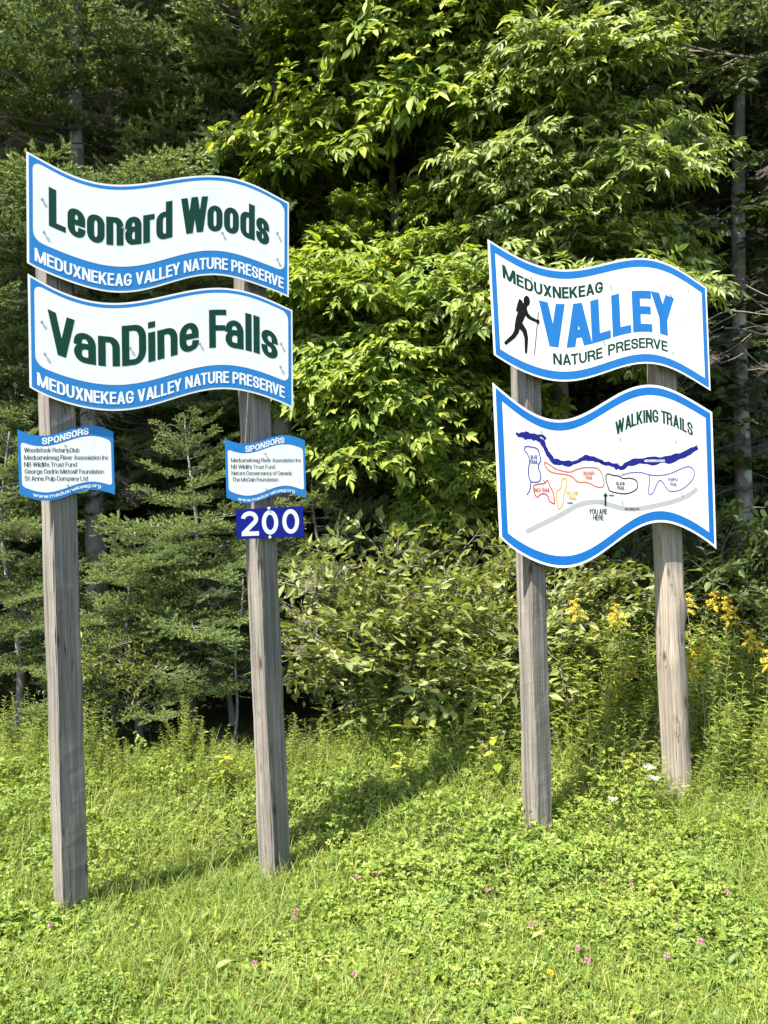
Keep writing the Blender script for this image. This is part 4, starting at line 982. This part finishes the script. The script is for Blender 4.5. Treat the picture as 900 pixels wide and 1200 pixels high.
def lawn():
    rng = np.random.default_rng(21); mb = MB()
    def spots(n, y0=2.35, y1=7.4):
        f = rng.random(n); y = y0 * (y1 / y0) ** (f ** .85); x = rng.uniform(-1, 1, n) * (.60 * y + .7)
        ok = y < edge(x) + .75
        for px_, py_ in POSTS: ok &= np.hypot(x - px_, y - py_) > .085
        return x[ok], y[ok]
    # clover: three rounded leaflets on each stalk
    x, y = spots(80000); n = len(x)
    d = vnoise(x, y, .35, 1) * .6 + vnoise(x, y, .12, 2) * .4; keep = rng.random(n) < .5 + .8 * d; x, y, d = x[keep], y[keep], d[keep]; n = len(x)
    rise = np.clip((y - 4.0) / 2.4, 0, 1)
    h = (.02 + .10 * d * d * rng.uniform(.3, 1.4, n) + .02 * d) * (1 + 1.3 * rise)
    B_ = np.c_[x, y, gz(x, y) + h]; N_ = unit(UP + rng.normal(0, .42, (n, 3))); a0 = rng.uniform(0, 6.28, n)
    e1 = unit(np.cross(N_, np.array([1.0, .1, 0]))); e2 = np.cross(N_, e1); ln = rng.uniform(.010, .024, n) * (.8 + .7 * vnoise(x, y, .28, 12)) * (1 + .25 * rise)
    for q in range(3):
        a = a0 + q * 2.094 + rng.normal(0, .12, n)
        D_ = e1 * np.cos(a)[:, None] + e2 * np.sin(a)[:, None] + N_ * rng.uniform(-.35, .35, (n, 1))
        leaves(mb, B_, D_, N_ + rng.normal(0, .12, (n, 3)), ln, ln * .78, LR if False else LA, 0)
    # grass blades
    x, y = spots(105000); n = len(x); g = vnoise(x, y, .5, 3); keep = rng.random(n) < .25 + 1.1 * g; x, y, g = x[keep], y[keep], g[keep]; n = len(x)
    rise = np.clip((y - 4.0) / 2.4, 0, 1)
    D_ = unit(UP * rng.uniform(.5, 1.6, (n, 1)) + rng.normal(0, .6, (n, 3)) * np.array([1, 1, .2])); ln = rng.uniform(.06, .16, n) * (.6 + .7 * g) * (1 + 1.2 * rise)
    leaves(mb, np.c_[x, y, gz(x, y)], D_, unit(UP + rng.normal(0, .6, (n, 3))), ln, rng.uniform(.0022, .005, n), LG, 1)
    # plantain, dandelion and other broader leaves
    x, y = spots(9500); n = len(x); D_ = unit(rng.normal(0, 1, (n, 3)) * np.array([1, 1, .15]) + UP * rng.uniform(.1, .8, (n, 1))); ln = rng.uniform(.03, .095, n)
    leaves(mb, np.c_[x, y, gz(x, y) + rng.uniform(.005, .05, n)], D_, unit(UP + rng.normal(0, .3, (n, 3))), ln, ln * rng.uniform(.25, .5, n), LB, 0)
    # wider ground beyond the picture, thinner
    n = 110000; x = rng.uniform(-9, 9, n); y = rng.uniform(-1.5, 7.5, n); out = (np.abs(x) > .58 * y + .6) | (y < 2.4); x, y = x[out], y[out]; n = len(x)
    D_ = unit(UP * .6 + rng.normal(0, .6, (n, 3))); ln = rng.uniform(.05, .12, n)
    leaves(mb, np.c_[x, y, gz(x, y)], D_, unit(UP + rng.normal(0, .4, (n, 3))), ln, ln * rng.uniform(.1, .5, n), LA, 0)
    # dead stalks lying in the sward
    x, y = spots(900); n = len(x); D_ = unit(rng.normal(0, 1, (n, 3)) * np.array([1, 1, .3]) + UP * .35); ln = rng.uniform(.06, .22, n)
    leaves(mb, np.c_[x, y, gz(x, y) + .03], D_, unit(UP + rng.normal(0, .3, (n, 3))), ln, .003, LG, 2)
    tag(mb.build('clover_lawn', [M['clover'], M['grass'], M['straw']]), kind='stuff')
lawn()

WM = [M['weed'], M['green_twig'], M['lime'], M['grass'], M['straw'], M['cream'], M['pink']]
def weed_lance(seed, h=1.0, n=52, ln=.10, w=.19, mat=0):
    rng = np.random.default_rng(seed); mb = MB(); P = arc(np.zeros(3), np.array([rng.normal(0, .12), rng.normal(0, .12), 1]), h, 0, 6, rng, .02)
    tube(mb, P, np.linspace(.005, .002, 6), 4, 1, cap=False)
    z = np.linspace(.08, 1, n) ** .9; pt = np.stack([np.interp(z, np.linspace(0, 1, 6), P[:, i]) for i in range(3)], -1)
    a = np.arange(n) * 2.4 + rng.normal(0, .3, n); D_ = np.c_[np.cos(a), np.sin(a), rng.uniform(.1, 1.0, n)]
    L_ = ln * rng.uniform(.7, 1.2, n) * (1.15 - .6 * z)
    leaves(mb, pt, D_, unit(UP + rng.normal(0, .3, (n, 3))), L_, L_ * w, LA, mat); return mb
def weed_feather(seed, h=.8, n=15):
    rng = np.random.default_rng(seed); mb = MB(); P = arc(np.zeros(3), np.array([rng.normal(0, .25), rng.normal(0, .25), 1]), h, .05, 6, rng, .03)
    tube(mb, P, np.linspace(.004, .0015, 6), 4, 1, cap=False)
    z = np.linspace(.12, 1, n); pt = np.stack([np.interp(z, np.linspace(0, 1, 6), P[:, i]) for i in range(3)], -1); a = np.arange(n) * 2.4
    for j in range(n):
        Q = arc(pt[j], np.array([math.cos(a[j]), math.sin(a[j]), rng.uniform(.2, .9)]), rng.uniform(.09, .17) * (1.15 - .4 * z[j]), .3, 5); p2, t2, f2 = poly_nodes(Q, .013, .1)
        for s_ in (-1, 1):
            sd = unit(np.cross(UP[None], t2)) * s_; l = .034 * (1.1 - .6 * f2)
            leaves(mb, p2, t2 * .6 + sd, unit(UP + rng.normal(0, .3, (len(p2), 3))), l, l * .36, LA, 0)
    return mb
def weed_oval(seed, h=.5, n=8, ln=.085, mat=2):
    rng = np.random.default_rng(seed); mb = MB(); P = arc(np.zeros(3), np.array([rng.normal(0, .2), rng.normal(0, .2), 1]), h, .05, 6, rng, .03)
    tube(mb, P, np.linspace(.004, .002, 6), 4, 1, cap=False)
    z = np.linspace(.3, 1, n); pt = np.stack([np.interp(z, np.linspace(0, 1, 6), P[:, i]) for i in range(3)], -1); a0 = np.arange(n) * 1.57 + rng.normal(0, .25, n)
    for s_ in (0, math.pi):
        a = a0 + s_; D_ = np.c_[np.cos(a), np.sin(a), rng.uniform(-.3, .4, n)]; L_ = ln * rng.uniform(.7, 1.2, n)
        leaves(mb, pt, D_, unit(UP + D_ * .2 + rng.normal(0, .25, (n, 3))), L_, L_ * .62, LB, mat)
    return mb
def weed_tuft(seed, n=16, h=.5, mat=3):
    rng = np.random.default_rng(seed); mb = MB(); D_ = unit(UP * rng.uniform(.9, 2.2, (n, 1)) + rng.normal(0, .5, (n, 3)) * np.array([1, 1, 0])); L_ = h * rng.uniform(.5, 1.2, n)
    leaves(mb, rng.normal(0, .02, (n, 3)) * np.array([1, 1, 0]), D_, unit(UP * .3 + rng.normal(0, 1, (n, 3))), L_, rng.uniform(.004, .008, n), LG, mat); return mb
def weed_stalk(seed, h=.9):
    rng = np.random.default_rng(seed); mb = MB(); P = arc(np.zeros(3), np.array([rng.normal(0, .3), rng.normal(0, .3), 1]), h, .08, 6, rng, .02); tube(mb, P, np.linspace(.0035, .0015, 6), 4, 4, cap=False)
    n = 26; f = rng.uniform(.78, 1, n); pt = np.stack([np.interp(f, np.linspace(0, 1, 6), P[:, i]) for i in range(3)], -1); D_ = unit(rng.normal(0, 1, (n, 3)) + UP * .8)
    leaves(mb, pt, D_, unit(rng.normal(0, 1, (n, 3))), .035, .006, LA, 4); return mb
def scatter(mb, tpl, x, y, sc, rng, dz=0):
    n = len(x); pick = rng.integers(0, len(tpl), n)
    for k, T in enumerate(tpl):
        q = np.where(pick == k)[0]
        if not len(q): continue
        V = np.concatenate(T.V); a = rng.uniform(0, 6.28, len(q)); c, s = np.cos(a), np.sin(a); S_ = sc[q]
        W = np.stack([(V[None, :, 0] * c[:, None] - V[None, :, 1] * s[:, None]) * S_[:, None] + x[q][:, None], (V[None, :, 0] * s[:, None] + V[None, :, 1] * c[:, None]) * S_[:, None] + y[q][:, None],
                      V[None, :, 2] * S_[:, None] + (gz(x[q], y[q]) + dz)[:, None]], -1).reshape(-1, 3)
        byk = {}
        for f, m in T.F: byk.setdefault((f.shape[1], m), []).append(f)
        off = np.arange(len(q))[:, None, None] * len(V); base = mb.n
        mb.V.append(W); mb.n += len(W)
        for (kk, m), fl_ in byk.items():
            f = np.concatenate(fl_); mb.F.append(((f[None] + off).reshape(-1, kk) + base, m))
def weeds():
    rng = np.random.default_rng(33); mb = MB()
    LAN = [weed_lance(s, 1.0, 54 + 4 * s) for s in range(4)] + [weed_lance(8, .9, 26, .12, .2)]; FEA = [weed_feather(s) for s in range(4)]
    OVA = [weed_oval(s) for s in range(3)]; GRN = [weed_oval(s + 5, .45, 9, .075, 0) for s in range(3)]; TUF = [weed_tuft(s) for s in range(4)]; STK = [weed_stalk(s) for s in range(4)]
    def spots(n, d0, d1, pw=1.0):
        x = rng.uniform(-4.6, 4.6, n); d = d0 + (np.where(x < -.35, min(d1, .75), d1) - d0) * rng.random(n) ** pw; y = edge(x) + d
        ok = np.ones(n, bool)
        for px_, py_ in POSTS: ok &= np.hypot(x - px_, y - py_) > .12
        return x[ok], y[ok]
    def size(x, y):                                  # tall towards the right and towards the trees
        side = np.clip((x + .3) / 1.5, 0, 1); dep = np.clip((y - edge(x) + .6) / 1.1, .2, 1)
        return (.36 + .76 * side) * dep * (.42 + 1.15 * vnoise(x, y, .42, 7) ** 1.2)
    for tpl, n, k, rg_, pw in ((LAN, 1000, 1.15, (-.35, 1.7), .8), (FEA, 950, 1.25, (-.9, 1.5), .9), (OVA, 110, 1.1, (-.5, 1.3), 1), (GRN, 520, 1.35, (-.9, 1.6), 1), (TUF, 620, 1.2, (-1.5, 1.3), 1), (STK, 150, 1.25, (-.6, .9), 1), ([weed_tuft(40, 14, .55, 4), weed_tuft(41, 10, .5, 4)], 70, 1.25, (-.8, .6), 1)):
        x, y = spots(n, *rg_, pw); scatter(mb, tpl, x, y, np.clip(size(x, y) * k * rng.uniform(.7, 1.25, len(x)), .16, 1.15), rng)
    # rank growth left uncut round the feet of the right-hand posts
    for px_, py_, n, k in ((1.036, 5.548, 42, .85), (2.16, 5.965, 110, 1.35), (-.737, 5.125, 26, .5), (-1.81, 4.5, 34, .55)):
        a = rng.uniform(0, 6.28, n); r = rng.uniform(.115, .34, n) + .03 * np.abs(np.sin(2 * a)); x = px_ + r * np.cos(a); y = py_ + r * np.sin(a)
        front = (y < py_) & (np.abs(x - px_) < .12)
        scatter(mb, FEA[:2] + GRN[:1] + TUF[:2], x, y, rng.uniform(.20, .42, n) * k * np.where(front, .62, 1), rng)
    # taller forbs standing in the uncut strip between the posts
    x = rng.uniform(-4.2, 4.2, 620); y = edge(x) - rng.uniform(.1, 2.3, 620) ** 1.15
    scatter(mb, FEA + GRN + LAN[4:] + TUF[:1], x, y, rng.uniform(.14, .32, 620) * np.clip(1.25 - (edge(x) - y) / 2.6, .45, 1.2), rng)
    tag(mb.build('weeds', WM), kind='stuff')
weeds()

# ---- plants one can point to
def plant_obj(name, label, cat, x, y, parts, group=None, rz=0.0, sc=1.0):
    r = empty(name, (x, y, float(gz(x, y))), label, cat, group, rz); r.scale = (sc,) * 3
    for nm, mb, mats in parts: mb.build(nm, mats, r)
    return r
def split(mb, mats_keep):
    o = MB(); o.V = mb.V; o.n = mb.n; o.F = [(f, 0) for f, m in mb.F if m in mats_keep]
    used = np.unique(np.concatenate([f.ravel() for f, m in o.F])); re = np.zeros(mb.n, int); re[used] = np.arange(len(used))
    V = np.concatenate(mb.V)[used]; q = MB(); q.V = [V]; q.n = len(V); q.F = [(re[f], 0) for f, m in o.F]; return q
def goldenrod(label, x, y, h, seed):
    rng = np.random.default_rng(seed); w = weed_lance(seed, h, 44, .11, .14); fl_ = MB()
    top = np.concatenate([f.ravel() for f, m in w.F if m == 1]).max(); tip = np.concatenate(w.V)[:top + 1][-4:].mean(0)
    for k in range(9):
        a = k * 2.4 + rng.normal(0, .3); z = -.02 - .02 * k
        Q = arc(tip + np.array([0, 0, z + .06]), np.array([math.cos(a), math.sin(a), .55]), .045 + .012 * k, .6, 6); p2, t2, f2 = poly_nodes(Q, .0035, .05); m = len(p2)
        for _ in range(3): leaves(fl_, p2 + rng.normal(0, .004, (m, 3)), rng.normal(0, 1, (m, 3)) + UP * .8, rng.normal(0, 1, (m, 3)), .015, .008, LA, 0)
    plant_obj('goldenrod', label, 'wildflower', x, y, [('stem', split(w, (1,)), M['green_twig']), ('foliage', split(w, (0,)), M['weed']), ('flower_plume', fl_, M['gold'])], 'goldenrods in the weeds')
for i, (px, py, Y, lb) in enumerate(((660, 700, 6.75, 'goldenrod with a full yellow plume just right of the trail map post'), (680, 712, 6.85, 'goldenrod leaning beside the fullest yellow plume'), (757, 722, 7.2, 'goldenrod close behind the left edge of the round post'),
        (818, 704, 7.0, 'goldenrod with pale yellow tip just right of the round post'), (840, 716, 7.2, 'shorter goldenrod second to the right of the round post'), (881, 698, 6.8, 'tallest goldenrod at the right edge of the picture'), (868, 740, 6.6, 'low dull goldenrod near the right edge'), (800, 742, 6.7, 'short goldenrod low against the right side of the round post'), (893, 752, 6.5, 'lowest goldenrod cut by the right edge of the picture'), (735, 770, 6.7, 'short goldenrod low between the right posts'), (850, 690, 7.4, 'back goldenrod highest between the round post and the right edge'), (828, 770, 6.4, 'front goldenrod lowest in the weeds right of the round post'))):
    goldenrod(lb, X(px, Y), Y, Z(py, Y, px) - float(gz(X(px, Y), Y)) - .04, 200 + i)
def lime_plant(label, px, Y, h, seed, n=7, ln=.12):
    w = weed_oval(seed, h, n, ln, 2)
    plant_obj('leafy_weed', label, 'weed', X(px, Y), Y, [('stem', split(w, (1,)), M['green_twig']), ('foliage', split(w, (2,)), M['lime'])])
lime_plant('weed with big yellow-green oval leaves left of the trail map post', 466, 6.35, .62, 301, 8, .125)
lime_plant('weed with a few yellowed pointed leaves against the trail map post', 577, 6.2, .45, 302, 4, .13)
lime_plant('low yellow-leaved weed near the 200 post, in the lawn edge', 262, 6.3, .40, 303, 8, .085)
def umbel(label, px, py, Y, seed, r=.035):
    rng = np.random.default_rng(seed); x = X(px, Y); g = float(gz(x, Y)); h = max(.15, Z(py, Y, px) - g); st = MB(); fl_ = MB()
    P = arc(np.zeros(3), np.array([.05, 0, 1]), h, 0, 6, rng, .02); tube(st, P, np.linspace(.003, .002, 6), 4)
    for k in range(16):
        a = k * 2.4; q = P[-1] + np.array([math.cos(a), math.sin(a), 0]) * r * math.sqrt((k + .5) / 16) + UP * .02; tube(st, [P[-1] - UP * .01, q], [.001, .001], 3)
        m = 14; leaves(fl_, q + rng.normal(0, .004, (m, 3)), rng.normal(0, 1, (m, 3)) * [1, 1, .3] + UP * .4, UP + rng.normal(0, .3, (m, 3)), .010, .008, LA, 0)
    plant_obj('white_wildflower', label, 'wildflower', x, Y, [('stem', st, M['green_twig']), ('flower_head', fl_, M['cream'])], 'white flower heads in the weeds')
umbel('white flower head among weeds left of the trail map post', 584, 864, 6.5, 1); umbel('white flower head right of the round post', 806, 876, 6.6, 2, .05)
umbel('small white flower head in front of the trail map post', 713, 944, 5.35, 3, .025); umbel('white flower head low beside the round post', 757, 905, 5.8, 4, .045); umbel('white flower head close to the round post, lowest of its cluster', 764, 921, 5.6, 5, .04)
# clover blossoms
def blossom(seed):
    rng = np.random.default_rng(seed); mb = MB(); n = 60; d = unit(rng.normal(0, 1, (n, 3)) + UP * .25)
    leaves(mb, d * .004, d, rng.normal(0, 1, (n, 3)), .012, .005, LA); return mb.mesh('clover_blossom', [M['pink']])
BL = [blossom(s) for s in range(3)]
for i, (px, py) in enumerate(((84, 1052), (334, 1080), (337, 1068), (285, 1150), (405, 1168), (510, 1000), (575, 1012), (618, 1100), (673, 1138), (684, 1156), (738, 1060), (794, 975), (882, 962), (876, 935), (820, 1134), (565, 1055), (42, 1100), (140, 985), (410, 1024), (435, 1022), (235, 1010), (852, 1075), (780, 1150))):
    Y = (CAMZ + .06) * FPX / (py - 562); x = X(px, Y)
    o = link('clover_blossom', BL[i % 3]); o.location = (x, Y, float(gz(x, Y)) + .105); o.rotation_euler = (.3 * math.sin(i), .3 * math.cos(i * 2), i); s_ = .85 + .3 * ((i * 7) % 5) / 5; o.scale = (s_,) * 3
    tag(o, 'small pink clover blossom in the sunlit lawn', 'flower', 'pink clover blossoms in the lawn')
mb = MB(); rng = np.random.default_rng(4); n = 70; a = rng.uniform(0, 6.28, n); el = rng.uniform(.1, 1.2, n)
leaves(mb, np.zeros((n, 3)), np.c_[np.cos(a) * np.cos(el), np.sin(a) * np.cos(el), np.sin(el)], UP + rng.normal(0, .2, (n, 3)), .017, .005, LA)
Y = 2.42 * FPX / (1186 - 562); o = mb.build('dandelion_flower', M['dandelion']); o.location = (X(640, Y), Y, float(gz(X(640, Y), Y)) + .115)
tag(o, 'single yellow dandelion flower low in the lawn', 'flower')

# bare grey sapling and dead brush under the firs
def sapling():
    r = empty('bare_sapling', (X(266, 7.3), 7.3, float(gz(X(266, 7.3), 7.3))), 'thin bare grey sapling between the two left posts', 'sapling'); rng = np.random.default_rng(3)
    h = 1.55; t_ = np.linspace(0, 1, 12); P = np.c_[.12 * t_ + .02 * np.sin(t_ * 9), .03 * np.sin(t_ * 6), h * t_]; mb = MB(); tube(mb, P, .016 - .009 * t_, 7); mb.build('stem', M['bark_grey'], r, smooth=True)
    for i in range(7):
        z = rng.uniform(.3, .98); p = [float(np.interp(z, t_, P[:, j])) for j in range(3)]; link('twig', BARE[i % 3], r, bough_matrix(p, rng.uniform(0, 6.28), rng.uniform(.1, .7), 0, rng.uniform(.18, .34)))
sapling()
def brush(label, px, Y, zs, n, sc, seed):
    x = X(px, Y); r = empty('dead_brush', (x, Y, float(gz(x, Y))), label, 'dead branch'); rng = random.Random(seed)
    for i in range(n): link('dead_bough', BARE[i % 3], r, bough_matrix((rng.uniform(-.2, .2), rng.uniform(-.1, .2), rng.uniform(*zs)), rng.uniform(-.6, .6) + (math.pi if rng.random() < .5 else 0), rng.uniform(-.25, .35), rng.uniform(-.5, .5), sc * rng.uniform(.7, 1.2)))
brush('dead grey brush sticking out behind the 200 post', 322, 7.6, (.7, 1.5), 12, .62, 1)
brush('tangle of dead grey twigs right of the VALLEY sign', 862, 7.6, (3.3, 4.2), 14, .62, 2)
